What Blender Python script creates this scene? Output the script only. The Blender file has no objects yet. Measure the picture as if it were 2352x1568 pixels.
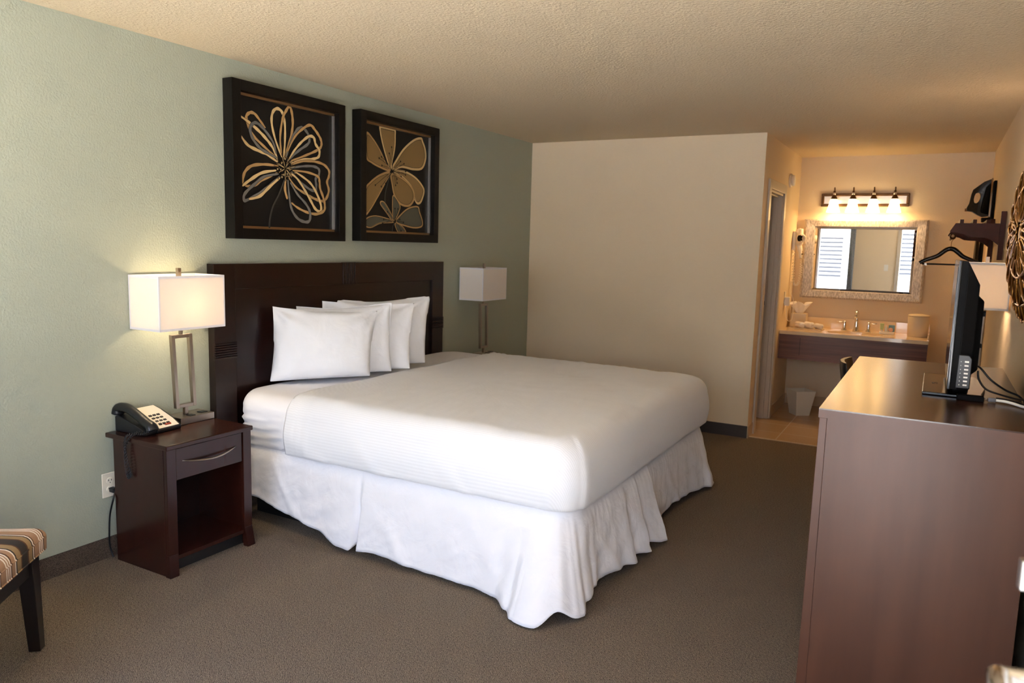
import bpy, bmesh, math, random
from mathutils import Vector, Matrix, noise

random.seed(7)
SC = bpy.context.scene
COL = SC.collection
PI = math.pi
WORLD = {}          # root name -> world matrix


# ------------------------------------------------------------------ materials
def srgb(r, g, b):
    def f(c):
        c /= 255.0
        return c / 12.92 if c <= 0.04045 else ((c + 0.055) / 1.055) ** 2.4
    return (f(r), f(g), f(b), 1.0)


def mat(name, col, rough=0.5, metal=0.0, spec=0.5, bump=None, vary=None, coat=0.0, trans=0.0):
    m = bpy.data.materials.new(name)
    m.use_nodes = True
    nt = m.node_tree
    b = nt.nodes['Principled BSDF']
    b.inputs['Base Color'].default_value = col
    b.inputs['Roughness'].default_value = rough
    b.inputs['Metallic'].default_value = metal
    b.inputs['Specular IOR Level'].default_value = spec
    b.inputs['Coat Weight'].default_value = coat
    b.inputs['Coat Roughness'].default_value = 0.15
    b.inputs['Transmission Weight'].default_value = trans
    tc = nt.nodes.new('ShaderNodeTexCoord')
    if vary:                                        # (scale vec, colour2, contrast lo, hi)
        mp = nt.nodes.new('ShaderNodeMapping')
        mp.inputs['Scale'].default_value = vary[0]
        nt.links.new(tc.outputs['Object'], mp.inputs['Vector'])
        n = nt.nodes.new('ShaderNodeTexNoise')
        n.inputs['Scale'].default_value = 1.0
        n.inputs['Detail'].default_value = 5
        nt.links.new(mp.outputs['Vector'], n.inputs['Vector'])
        r = nt.nodes.new('ShaderNodeValToRGB')
        r.color_ramp.elements[0].position = vary[2]
        r.color_ramp.elements[1].position = vary[3]
        r.color_ramp.elements[0].color = col
        r.color_ramp.elements[1].color = vary[1]
        nt.links.new(n.outputs['Fac'], r.inputs['Fac'])
        nt.links.new(r.outputs['Color'], b.inputs['Base Color'])
    if bump:                                        # (scale, strength, distance, detail)
        n = nt.nodes.new('ShaderNodeTexNoise')
        n.inputs['Scale'].default_value = bump[0]
        n.inputs['Detail'].default_value = bump[3] if len(bump) > 3 else 2
        nt.links.new(tc.outputs['Object'], n.inputs['Vector'])
        bp = nt.nodes.new('ShaderNodeBump')
        bp.inputs['Strength'].default_value = bump[1]
        bp.inputs['Distance'].default_value = bump[2]
        nt.links.new(n.outputs['Fac'], bp.inputs['Height'])
        nt.links.new(bp.outputs['Normal'], b.inputs['Normal'])
    return m


def emit(name, col, strength):
    m = bpy.data.materials.new(name)
    m.use_nodes = True
    nt = m.node_tree
    nt.nodes.clear()
    e = nt.nodes.new('ShaderNodeEmission')
    e.inputs['Color'].default_value = col
    e.inputs['Strength'].default_value = strength
    o = nt.nodes.new('ShaderNodeOutputMaterial')
    nt.links.new(e.outputs[0], o.inputs['Surface'])
    return m


def cloth_shade(name, col, tcol, t=0.5):
    m = bpy.data.materials.new(name)
    m.use_nodes = True
    nt = m.node_tree
    nt.nodes.clear()
    d = nt.nodes.new('ShaderNodeBsdfDiffuse'); d.inputs['Color'].default_value = col
    tr = nt.nodes.new('ShaderNodeBsdfTranslucent'); tr.inputs['Color'].default_value = tcol
    mx = nt.nodes.new('ShaderNodeMixShader'); mx.inputs['Fac'].default_value = t
    o = nt.nodes.new('ShaderNodeOutputMaterial')
    nt.links.new(d.outputs[0], mx.inputs[1]); nt.links.new(tr.outputs[0], mx.inputs[2])
    nt.links.new(mx.outputs[0], o.inputs['Surface'])
    return m


def pane_mat(name, fac=0.07, tint=(1, 1, 1, 1)):
    m = bpy.data.materials.new(name)
    m.use_nodes = True
    nt = m.node_tree
    nt.nodes.clear()
    a = nt.nodes.new('ShaderNodeBsdfTransparent'); a.inputs['Color'].default_value = tint
    g = nt.nodes.new('ShaderNodeBsdfGlossy'); g.inputs['Roughness'].default_value = 0.02
    mx = nt.nodes.new('ShaderNodeMixShader'); mx.inputs['Fac'].default_value = fac
    o = nt.nodes.new('ShaderNodeOutputMaterial')
    nt.links.new(a.outputs[0], mx.inputs[1]); nt.links.new(g.outputs[0], mx.inputs[2])
    nt.links.new(mx.outputs[0], o.inputs['Surface'])
    return m


def wood(name, c1, c2, rough=0.35, grain=(3, 3, 40), coat=0.0, spec=0.5):
    """stained wood: stretched noise grain along the axis with the smallest scale"""
    return mat(name, c1, rough, 0, spec, vary=(grain, c2, 0.3, 0.72), coat=coat)


def carpet_mat(name, c1, c2, rib=True, scl=1.0):
    m = bpy.data.materials.new(name)
    m.use_nodes = True
    nt = m.node_tree
    b = nt.nodes['Principled BSDF']
    b.inputs['Roughness'].default_value = 0.95
    b.inputs['Specular IOR Level'].default_value = 0.1
    tc = nt.nodes.new('ShaderNodeTexCoord')
    mp = nt.nodes.new('ShaderNodeMapping')
    mp.inputs['Rotation'].default_value = (0, 0, 0.0)
    nt.links.new(tc.outputs['Object'], mp.inputs['Vector'])
    v = nt.nodes.new('ShaderNodeTexVoronoi')
    v.inputs['Scale'].default_value = 150 * scl
    nt.links.new(mp.outputs['Vector'], v.inputs['Vector'])
    n = nt.nodes.new('ShaderNodeTexNoise')
    n.inputs['Scale'].default_value = 95 * scl
    n.inputs['Detail'].default_value = 3
    nt.links.new(mp.outputs['Vector'], n.inputs['Vector'])
    w = nt.nodes.new('ShaderNodeTexWave')
    w.wave_type = 'BANDS'; w.bands_direction = 'DIAGONAL'
    w.inputs['Scale'].default_value = 55 * scl
    w.inputs['Distortion'].default_value = 7
    w.inputs['Detail'].default_value = 2
    nt.links.new(mp.outputs['Vector'], w.inputs['Vector'])
    a = nt.nodes.new('ShaderNodeMath'); a.operation = 'MULTIPLY'
    a.inputs[1].default_value = 0.38
    nt.links.new(w.outputs['Fac'], a.inputs[0])
    s = nt.nodes.new('ShaderNodeMath'); s.operation = 'ADD'
    nt.links.new(a.outputs[0], s.inputs[0]); nt.links.new(n.outputs['Fac'], s.inputs[1])
    r = nt.nodes.new('ShaderNodeValToRGB')
    r.color_ramp.elements[0].position = 0.36; r.color_ramp.elements[1].position = 0.95
    r.color_ramp.elements[0].color = c1; r.color_ramp.elements[1].color = c2
    nt.links.new(s.outputs[0], r.inputs['Fac'])
    nt.links.new(r.outputs['Color'], b.inputs['Base Color'])
    ad = nt.nodes.new('ShaderNodeMath'); ad.operation = 'ADD'
    nt.links.new(s.outputs[0], ad.inputs[0]); nt.links.new(v.outputs['Distance'], ad.inputs[1])
    bp = nt.nodes.new('ShaderNodeBump'); bp.inputs['Strength'].default_value = 0.6
    bp.inputs['Distance'].default_value = 0.004
    nt.links.new(ad.outputs[0], bp.inputs['Height'])
    nt.links.new(bp.outputs['Normal'], b.inputs['Normal'])
    return m


def sheet_mat(name, col, stripes=False, wr=0.12):
    m = mat(name, col, 0.85, spec=0.2)
    nt = m.node_tree
    b = nt.nodes['Principled BSDF']
    b.inputs['Sheen Weight'].default_value = 0.1
    tc = nt.nodes.new('ShaderNodeTexCoord')
    n = nt.nodes.new('ShaderNodeTexNoise'); n.inputs['Scale'].default_value = 9
    n.inputs['Detail'].default_value = 4; n.inputs['Distortion'].default_value = 0.6
    nt.links.new(tc.outputs['Object'], n.inputs['Vector'])
    bp = nt.nodes.new('ShaderNodeBump'); bp.inputs['Strength'].default_value = wr
    bp.inputs['Distance'].default_value = 0.02
    nt.links.new(n.outputs['Fac'], bp.inputs['Height'])
    nt.links.new(bp.outputs['Normal'], b.inputs['Normal'])
    if stripes:                                     # woven satin stripe that follows the cloth
        at = nt.nodes.new('ShaderNodeAttribute'); at.attribute_name = 'weave'
        k = nt.nodes.new('ShaderNodeMath'); k.operation = 'MULTIPLY'; k.inputs[1].default_value = 2 * PI / 0.0155
        nt.links.new(at.outputs['Fac'], k.inputs[0])
        sn = nt.nodes.new('ShaderNodeMath'); sn.operation = 'SINE'
        nt.links.new(k.outputs[0], sn.inputs[0])
        r = nt.nodes.new('ShaderNodeMapRange')
        r.inputs['From Min'].default_value = -0.4; r.inputs['From Max'].default_value = 0.4
        nt.links.new(sn.outputs[0], r.inputs['Value'])
        mx = nt.nodes.new('ShaderNodeMixRGB')
        mx.inputs['Color1'].default_value = col
        mx.inputs['Color2'].default_value = (col[0] * .955, col[1] * .955, col[2] * .955, 1)
        nt.links.new(r.outputs['Result'], mx.inputs['Fac'])
        nt.links.new(mx.outputs['Color'], b.inputs['Base Color'])
        b2 = nt.nodes.new('ShaderNodeBump'); b2.inputs['Strength'].default_value = 0.14
        b2.inputs['Distance'].default_value = 0.0012
        nt.links.new(r.outputs['Result'], b2.inputs['Height'])
        nt.links.new(bp.outputs['Normal'], b2.inputs['Normal'])
        nt.links.new(b2.outputs['Normal'], b.inputs['Normal'])
    return m


def stripe_fabric(name):
    m = mat(name, (1, 1, 1, 1), 0.85, spec=0.2, bump=(400, .2, .001))
    nt = m.node_tree
    b = nt.nodes['Principled BSDF']
    tc = nt.nodes.new('ShaderNodeTexCoord')
    sx = nt.nodes.new('ShaderNodeSeparateXYZ')
    nt.links.new(tc.outputs['Object'], sx.inputs[0])
    ml = nt.nodes.new('ShaderNodeMath'); ml.operation = 'MULTIPLY'; ml.inputs[1].default_value = 1 / 0.235
    nt.links.new(sx.outputs['X'], ml.inputs[0])
    fr = nt.nodes.new('ShaderNodeMath'); fr.operation = 'FRACT'
    nt.links.new(ml.outputs[0], fr.inputs[0])
    r = nt.nodes.new('ShaderNodeValToRGB')
    r.color_ramp.interpolation = 'CONSTANT'
    tan, wht, brn, blk = srgb(165, 128, 98), srgb(228, 214, 196), srgb(92, 62, 42), srgb(58, 52, 46)
    gold = srgb(150, 122, 84)
    seq = [(0, brn), (.03, wht), (.055, tan), (.085, wht), (.11, tan), (.14, wht), (.165, tan), (.31, brn), (.335, wht),
           (.36, blk), (.39, gold), (.50, brn), (.53, blk), (.70, brn), (.73, gold), (.85, blk), (.88, wht), (.91, tan)]
    els = r.color_ramp.elements
    els[0].position, els[0].color = seq[0]
    els[1].position, els[1].color = seq[-1]
    for p, c in seq[1:-1]:
        e = els.new(p); e.color = c
    nt.links.new(fr.outputs[0], r.inputs['Fac'])
    nt.links.new(r.outputs['Color'], b.inputs['Base Color'])
    return m


def tile_mat(name, c1, c2, grout, size=0.33):
    m = mat(name, c1, 0.25, spec=0.5)
    nt = m.node_tree
    b = nt.nodes['Principled BSDF']
    tc = nt.nodes.new('ShaderNodeTexCoord')
    mp = nt.nodes.new('ShaderNodeMapping'); mp.inputs['Location'].default_value = (0.03, 0.02, 0)
    nt.links.new(tc.outputs['Object'], mp.inputs['Vector'])
    br = nt.nodes.new('ShaderNodeTexBrick')
    br.offset = 0; br.squash = 1
    br.inputs['Scale'].default_value = 1
    br.inputs['Brick Width'].default_value = size; br.inputs['Row Height'].default_value = size
    br.inputs['Mortar Size'].default_value = 0.004
    br.inputs['Color1'].default_value = c1; br.inputs['Color2'].default_value = c2
    br.inputs['Mortar'].default_value = grout
    nt.links.new(mp.outputs['Vector'], br.inputs['Vector'])
    nt.links.new(br.outputs['Color'], b.inputs['Base Color'])
    return m


M = {}
M['wall_green'] = mat('sage_wall_paint', srgb(164, 169, 152), 0.7, spec=0.3, bump=(110, .45, .005, 3))
M['wall_beige'] = mat('beige_wall_paint', srgb(224, 206, 178), 0.7, spec=0.3, bump=(95, .35, .004, 3))
M['ceiling'] = mat('ceiling_texture_paint', srgb(214, 196, 166), 0.8, spec=0.2, bump=(85, .8, .008, 5))
M['carpet'] = carpet_mat('brown_loop_carpet', srgb(79, 69, 59), srgb(144, 129, 111), scl=1.45)
M['base_carpet'] = carpet_mat('carpet_baseboard_strip', srgb(56, 47, 42), srgb(104, 91, 81), scl=1.7)
M['base_dark'] = mat('dark_grey_baseboard', srgb(62, 58, 58), 0.8)
M['tile'] = tile_mat('beige_floor_tile', srgb(190, 160, 122), srgb(178, 150, 114), srgb(205, 190, 165))
M['tile_base'] = mat('beige_tile_skirting', srgb(196, 170, 136), 0.3)
M['trim'] = mat('cream_trim_paint', srgb(196, 186, 170), 0.4)
M['cherry'] = wood('dark_cherry_veneer', srgb(37, 15, 10), srgb(54, 24, 16), 0.25, (14, 14, 1.6))
M['rack_wood'] = wood('dark_mahogany_finish', srgb(54, 24, 19), srgb(74, 36, 29), 0.5, (14, 2, 14), spec=.25)
M['espresso'] = wood('espresso_veneer', srgb(20, 7, 5), srgb(33, 13, 9), 0.3, (10, 1.5, 14))
M['dresser_side'] = wood('reddish_brown_veneer', srgb(72, 42, 28), srgb(86, 53, 37), 0.4, (10, 10, 1.2), spec=.4)
M['dresser_top'] = wood('dark_polished_top', srgb(46, 26, 18), srgb(60, 35, 24), 0.24, (2, 12, 10))
M['vanity_wood'] = wood('walnut_laminate', srgb(84, 46, 32), srgb(122, 74, 52), 0.35, (1.5, 20, 40))
M['black_wood'] = mat('black_stained_wood', srgb(20, 13, 11), 0.3)
M['dark'] = mat('dark_recess', srgb(12, 9, 8), 0.7)
M['steel'] = mat('satin_steel', srgb(186, 186, 184), .45, .25)
M['nickel'] = mat('brushed_nickel', srgb(170, 158, 146), 0.32, 1.0)
M['chrome'] = mat('polished_chrome', srgb(225, 222, 218), 0.08, 1.0)
M['bronze'] = mat('oil_rubbed_bronze', srgb(92, 66, 42), 0.35, 0.8)
M['brass_wire'] = mat('antique_brass_wire', srgb(168, 122, 66), 0.3, 1.0)
M['sheet'] = sheet_mat('white_cotton_sheet', srgb(236, 237, 243), wr=.12)
M['pillow'] = sheet_mat('white_pillowcase', srgb(234, 238, 246), wr=.25)
M['cover'] = sheet_mat('white_striped_sheet', srgb(236, 238, 242), True, .10)
M['skirt'] = sheet_mat('white_bed_skirt_cotton', srgb(236, 236, 240), wr=.35)
M['frame_black'] = mat('black_picture_frame', srgb(12, 9, 8), 0.4, spec=.25)
M['art_black'] = mat('black_art_paper', srgb(20, 18, 17), 0.5, spec=.3)
M['art_L'] = mat('pale_gold_ink', srgb(214, 184, 130), 0.5)
M['art_T'] = mat('tan_gold_ink', srgb(182, 144, 92), 0.5)
M['art_G'] = mat('grey_ink', srgb(112, 110, 106), 0.5)
M['art_S'] = mat('dark_grey_ink', srgb(62, 60, 56), 0.5)
M['art_F'] = mat('ochre_petal_ink', srgb(140, 112, 66), 0.5)
M['art_E'] = mat('olive_grey_petal_ink', srgb(84, 84, 70), 0.5)
M['fillet'] = mat('bronze_fillet', srgb(150, 118, 82), 0.3, 0.7)
M['silver_edge'] = mat('silver_fillet', srgb(222, 218, 214), 0.28, .9)
M['black_plastic'] = mat('black_plastic', srgb(20, 20, 22), 0.35)
M['gloss_black'] = mat('gloss_black_plastic', srgb(8, 8, 10), 0.12)
M['matte_black'] = mat('matte_black_plastic', srgb(11, 11, 12), 0.65, spec=.12)
M['grey_plastic'] = mat('grey_plastic', srgb(120, 124, 134), 0.4)
M['white_plastic'] = mat('white_plastic', srgb(232, 228, 220), 0.35)
M['ivory'] = mat('ivory_plastic', srgb(226, 218, 200), 0.4)
M['white_matte'] = mat('white_painted_surface', srgb(226, 226, 222), 0.5)
M['bin'] = mat('white_bin_plastic', srgb(216, 216, 208), 0.4)
M['paper'] = mat('cream_face_plate', srgb(232, 222, 206), 0.5)
M['ink'] = mat('dark_print', srgb(38, 32, 30), 0.6)
M['marble'] = mat('cream_cultured_marble', srgb(226, 202, 164), 0.12, vary=((3, 3, 3), srgb(236, 216, 184), .35, .7), coat=.3)
M['porcelain'] = mat('cream_porcelain', srgb(232, 214, 182), 0.1)
M['towel'] = mat('white_terry_towel', srgb(238, 235, 232), 0.95, spec=.1, bump=(220, .8, .004, 3))
M['tissue'] = mat('white_tissue', srgb(244, 240, 232), 0.9)
M['silverleaf'] = mat('silver_leaf_frame', srgb(158, 151, 146), 0.5, 0.3, bump=(140, .3, .003, 4), vary=((120, 120, 34), srgb(214, 208, 203), .36, .68))
M['mirror'] = mat('silvered_mirror_glass', (0.92, 0.92, 0.92, 1), 0.0, 1.0)
M['bucket'] = mat('beige_leatherette', srgb(214, 200, 176), 0.45)
M['aqua'] = mat('aqua_packet_paper', srgb(112, 160, 178), 0.5)
M['green_label'] = mat('green_tube_plastic', srgb(186, 204, 140), 0.4)
M['orange_soap'] = mat('peach_soap_wrap', srgb(226, 176, 150), 0.5)
M['clear'] = mat('frosted_bottle_plastic', srgb(214, 214, 208), 0.2)
M['lit_glass'] = emit('lit_frosted_glass', (1.0, 0.68, 0.30, 1), 3.0)
M['bulb'] = emit('lamp_bulb_glow', (1.0, 0.78, 0.5, 1), 8)
M['bulb_off'] = mat('white_bulb_glass', srgb(235, 235, 230), 0.2)
M['shade'] = cloth_shade('white_linen_shade', srgb(240, 238, 236), srgb(246, 232, 216), .38)
M['shade_trim'] = cloth_shade('white_shade_trim', srgb(238, 238, 242), srgb(235, 232, 232), .25)
M['pane'] = pane_mat('window_glass', .06)
M['picture_glass'] = pane_mat('picture_glass', .03)
M['stripe'] = stripe_fabric('striped_upholstery')
M['curtain'] = mat('grey_blue_curtain', srgb(128, 134, 142), 0.9, vary=((60, 60, 60), srgb(160, 166, 170), .45, .6))
M['blind'] = mat('white_blind_slat', srgb(236, 236, 232), 0.5)
M['asphalt'] = mat('pale_concrete_paving', srgb(208, 204, 198), 0.9)
M['stucco'] = mat('white_stucco', srgb(206, 204, 200), 0.9)
M['louver'] = mat('grey_shutter', srgb(44, 48, 54), 0.7)
M['green_cloth'] = mat('olive_pad_cloth', srgb(72, 60, 44), 0.9)
M['cord_white'] = mat('white_cable_jacket', srgb(236, 236, 234), 0.4)
M['screen'] = mat('dark_tv_screen', srgb(14, 15, 17), 0.12)


# ------------------------------------------------------------------ mesh tools
def B():
    return bmesh.new()


def box(bm, x0, x1, y0, y1, z0, z1, mi=0, mtx=None):
    vs = [bm.verts.new((x, y, z)) for x in (x0, x1) for y in (y0, y1) for z in (z0, z1)]
    if mtx:
        for v in vs:
            v.co = mtx @ v.co
    for f in ((0, 1, 3, 2), (4, 6, 7, 5), (0, 4, 5, 1), (2, 3, 7, 6), (0, 2, 6, 4), (1, 5, 7, 3)):
        fa = bm.faces.new([vs[i] for i in f]); fa.material_index = mi
    return vs


def hexa(bm, lo, hi, mi=0):
    """eight-point block: lo and hi are four points each, same winding"""
    a = [bm.verts.new(p) for p in lo]; b = [bm.verts.new(p) for p in hi]
    fs = [a[::-1], b] + [[a[i], a[(i + 1) % 4], b[(i + 1) % 4], b[i]] for i in range(4)]
    for f in fs:
        bm.faces.new(f).material_index = mi


def prism(bm, poly, axis, a, b, mi=0):
    """extrude a 2-D polygon along an axis from a to b"""
    def P(u, v, w):
        return {'x': (w, u, v), 'y': (u, w, v), 'z': (u, v, w)}[axis]
    lo = [bm.verts.new(P(u, v, a)) for u, v in poly]
    hi = [bm.verts.new(P(u, v, b)) for u, v in poly]
    n = len(poly)
    fs = [bm.faces.new(lo[::-1]), bm.faces.new(hi)]
    for i in range(n):
        fs.append(bm.faces.new([lo[i], lo[(i + 1) % n], hi[(i + 1) % n], hi[i]]))
    for f in fs:
        f.material_index = mi


def tube(bm, pts, r, n=8, closed=False, mi=0, flat=None):
    pts = [Vector(p) for p in pts]
    N = len(pts)
    rings = []
    prev = None
    for i, p in enumerate(pts):
        if closed:
            t = (pts[(i + 1) % N] - pts[i - 1])
        else:
            t = pts[min(i + 1, N - 1)] - pts[max(i - 1, 0)]
        t.normalize()
        if prev is None:
            a = Vector((0, 0, 1)) if abs(t.z) < .9 else Vector((1, 0, 0))
            u = t.cross(a).normalized()
        else:
            u = (prev - t * prev.dot(t))
            u = u.normalized() if u.length > 1e-6 else t.orthogonal().normalized()
        prev = u
        v = t.cross(u)
        rr = r[i] if isinstance(r, (list, tuple)) else r
        rings.append([bm.verts.new(p + (u * math.cos(2 * PI * k / n) + v * math.sin(2 * PI * k / n)) * rr) for k in range(n)])
    for i in range(N if closed else N - 1):
        A, Bn = rings[i], rings[(i + 1) % N]
        for k in range(n):
            f = bm.faces.new([A[k], A[(k + 1) % n], Bn[(k + 1) % n], Bn[k]]); f.smooth = True; f.material_index = mi
    if not closed:
        bm.faces.new(rings[0][::-1]).material_index = mi
        bm.faces.new(rings[-1]).material_index = mi


def lathe(bm, prof, c=(0, 0, 0), n=24, sx=1, sy=1, mtx=None, mi=0, cap=True):
    rings = []
    for r, z in prof:
        ring = []
        for k in range(n):
            co = Vector((c[0] + r * sx * math.cos(2 * PI * k / n), c[1] + r * sy * math.sin(2 * PI * k / n), c[2] + z))
            ring.append(bm.verts.new(mtx @ co if mtx else co))
        rings.append(ring)
    for i in range(len(rings) - 1):
        for k in range(n):
            f = bm.faces.new([rings[i][k], rings[i][(k + 1) % n], rings[i + 1][(k + 1) % n], rings[i + 1][k]])
            f.smooth = True; f.material_index = mi
    if cap:
        bm.faces.new(rings[0][::-1]).material_index = mi
        bm.faces.new(rings[-1]).material_index = mi


def smooth_path(pts, sub=8, closed=False):
    """Catmull-Rom through the points"""
    P = [Vector(p) for p in pts]
    n = len(P)
    out = []
    for i in range(n if closed else n - 1):
        p0 = P[(i - 1) % n] if (closed or i > 0) else P[0]
        p1, p2 = P[i], P[(i + 1) % n]
        p3 = P[(i + 2) % n] if (closed or i < n - 2) else P[-1]
        for k in range(sub):
            t = k / sub
            out.append(.5 * ((2 * p1) + (-p0 + p2) * t + (2 * p0 - 5 * p1 + 4 * p2 - p3) * t * t + (-p0 + 3 * p1 - 3 * p2 + p3) * t ** 3))
    if not closed:
        out.append(P[-1])
    return out


def grid(bm, rows, closed_u=False, mi=0):
    """rows: list of rows of vectors; makes quads"""
    V = [[bm.verts.new(p) for p in row] for row in rows]
    for i in range(len(V) - 1):
        m = len(V[i])
        for k in range(m if closed_u else m - 1):
            f = bm.faces.new([V[i][k], V[i][(k + 1) % m], V[i + 1][(k + 1) % m], V[i + 1][k]])
            f.smooth = True; f.material_index = mi
    return V


# ------------------------------------------------------------------ objects
def wm(o):
    return WORLD.get(o.name, Matrix.Identity(4)) if o else Matrix.Identity(4)


def tag(o, label, cat, group=None, kind=None):
    o['label'] = label
    o['category'] = cat
    if group:
        o['group'] = group
    if kind:
        o['kind'] = kind
    return o


def thing(name, label, cat, loc=(0, 0, 0), rz=0, group=None):
    o = bpy.data.objects.new(name, None)
    o.empty_display_size = 0.1
    COL.objects.link(o)
    o.location = loc
    o.rotation_euler = (0, 0, rz)
    WORLD[o.name] = Matrix.Translation(loc) @ Matrix.Rotation(rz, 4, 'Z')
    return tag(o, label, cat, group)


def obj(name, bm, m, parent=None, world=False, bevel=0, smooth=False, label=None, sub=0, solid=0, seg=2, origin=None):
    if world and parent is not None:
        inv = wm(parent).inverted()
        bm.transform(inv)
    if origin is not None:
        bmesh.ops.translate(bm, verts=bm.verts, vec=-Vector(origin))
    bmesh.ops.recalc_face_normals(bm, faces=bm.faces)
    me = bpy.data.meshes.new(name)
    bm.to_mesh(me)
    bm.free()
    for mm in (m if isinstance(m, (list, tuple)) else [m]):
        me.materials.append(mm)
    if smooth:
        for p in me.polygons:
            p.use_smooth = True
    o = bpy.data.objects.new(name, me)
    COL.objects.link(o)
    if origin is not None:
        o.location = origin
    if parent is not None:
        o.parent = parent
        WORLD[o.name] = wm(parent)
    if solid:
        s = o.modifiers.new('thick', 'SOLIDIFY'); s.thickness = solid; s.offset = -1
    if bevel:
        b = o.modifiers.new('bevel', 'BEVEL'); b.width = bevel; b.segments = seg
        b.limit_method = 'ANGLE'; b.angle_limit = math.radians(40)
    if sub:
        s = o.modifiers.new('sub', 'SUBSURF'); s.levels = sub; s.render_levels = sub
    if label:
        o['label'] = label
    return o


def struct(name, bm, m, parent=None, bevel=0):
    o = obj(name, bm, m, parent, bevel=bevel)
    if parent is None:
        o['kind'] = 'structure'
    return o


def copy_tree(o, parent=None):
    c = o.copy()
    COL.objects.link(c)
    c.parent = parent
    for ch in list(o.children):
        copy_tree(ch, c)
    return c


def text_mesh(body, size, depth=0.0003):
    cu = bpy.data.curves.new('lettering', 'FONT')
    cu.body = body; cu.size = size; cu.extrude = depth
    cu.align_x = 'CENTER'; cu.align_y = 'CENTER'
    t = bpy.data.objects.new('lettering', cu)
    me = bpy.data.meshes.new_from_object(t)
    bm = bmesh.new(); bm.from_mesh(me)
    bpy.data.objects.remove(t); bpy.data.curves.remove(cu); bpy.data.meshes.remove(me)
    return bm


def light(name, typ, loc, energy, col=(1, 1, 1), **kw):
    l = bpy.data.lights.new(name, typ)
    l.energy = energy; l.color = col
    for k, v in kw.items():
        setattr(l, k, v)
    o = bpy.data.objects.new(name, l)
    COL.objects.link(o)
    o.location = loc
    return o

# ------------------------------------------------------------------ settings
CAM_LOC = (3.30674, 0.0, 1.51769)
CAM_YPR = (0.506617, -0.126954, 0.027301)
CAM_LENS = 26.597
LAMP_W = 17
VANITY_W = 1.7
SKY = 2.4
SUN_W = 27.0
EXPOSURE = 2.05

FLOWER_A = [
 ('T', [346,454,256,505,181,553,146,604,134,646,159,671,192,670,233,636,266,606]),
 ('L', [94,643,150,620,215,586,273,546,316,506,350,452]),
 ('L', [92,544,139,500,205,480,272,466,350,432]),
 ('G', [342,477,316,539,257,595,207,623,174,615,157,581,173,539,222,495,281,473,350,452]),
 ('L', [381,462,334,554,309,641,319,700,354,724,390,705,407,642,405,544,395,463]),
 ('T', [377,481,370,572,389,672,417,723,444,750,462,710,466,651,451,583,423,513,409,465]),
 ('G', [413,465,441,535,470,592,508,637,546,646,584,621,598,589,583,559,516,517,450,469,422,446]),
 ('T', [423,499,479,586,546,643,604,671,643,649,682,613,697,581,687,551,642,525,553,488,449,449]),
 ('L', [431,454,478,513,535,567,593,605,632,603,647,567,677,536,671,497,621,478,534,465,449,432]),
 ('T', [449,426,534,455,631,465,712,456,758,425,758,390,742,353,757,304,731,252,690,238,619,252,551,275,485,304,430,353]),
 ('G', [449,409,534,427,621,436,671,424,671,389,645,365,650,324,640,295,590,302,514,340,449,389]),
 ('L', [439,381,495,352,551,295,600,236,639,189,679,174,689,206,660,268,610,328,552,361,477,391]),
 ('T', [458,396,572,397,660,381,675,354,680,312,705,264,720,215,710,179,649,158,569,165,493,188,446,213]),
 ('G', [420,339,428,259,446,179,492,127,549,108,589,117,594,166,560,213,494,264,439,327]),
 ('T', [402,338,397,284,414,231]),
 ('T', [349,409,254,409,161,393,112,357,95,311,94,292]),
 ('T', [110,281,167,286,227,322,340,372]),
 ('L', [90,279,143,315,227,361,331,384]),
 ('G', [349,366,244,343,168,292,109,243,97,211,117,206,208,250,286,302,357,354]),
 ('L', [133,213,208,234,277,288,357,347]),
 ('S', [389,336,347,253,302,184,279,117,273,64]),
]
FLOWER_A_CENTRE = [396, 402]
FLOWER_B = [
 ('F', [262,757,256,716,288,627,340,524,359,486,378,544,403,626,409,705,395,763]),
 ('F', [109,688,177,659,251,592,314,513,353,478,252,491,166,513,112,545]),
 ('F', [379,488,430,557,509,638,618,709,702,735,724,714,754,668,763,602,721,530,621,512,484,515]),
 ('F', [353,462,252,437,155,382,101,324,96,179,144,204,216,286,290,378]),
 ('F', [392,474,511,485,636,455,723,404,746,363,711,293,668,278,632,313,595,386,498,443]),
 ('F', [373,456,380,385,407,315,474,262,570,256,625,305,610,370,512,428]),
 ('E', [396,136,305,157,193,166,108,144,96,102,156,92,255,123]),
 ('E', [383,144,317,197,254,249,266,266,304,252,369,184]),
 ('E', [389,152,381,265,394,314,461,253,448,204,409,153]),
 ('E', [422,138,488,198,570,239,668,253,691,216,728,150,714,115,628,104,517,116]),
 ('E', [409,125,450,65,531,63,490,107]),
 ('S', [353,454,303,331,298,260]),
 ('S', [398,128,383,104,377,71]),
]
STAMENS = [([372, 476], [360,632,335,588,254,557,229,545,258,501,459,548,497,536,518,486,516,463,467,448,421,427,422,400,406,383,297,386,253,363,191,367]), ([398, 138], [320,201,401,226,434,225,455,155,496,136,280,148,267,122,470,78])]

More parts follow.
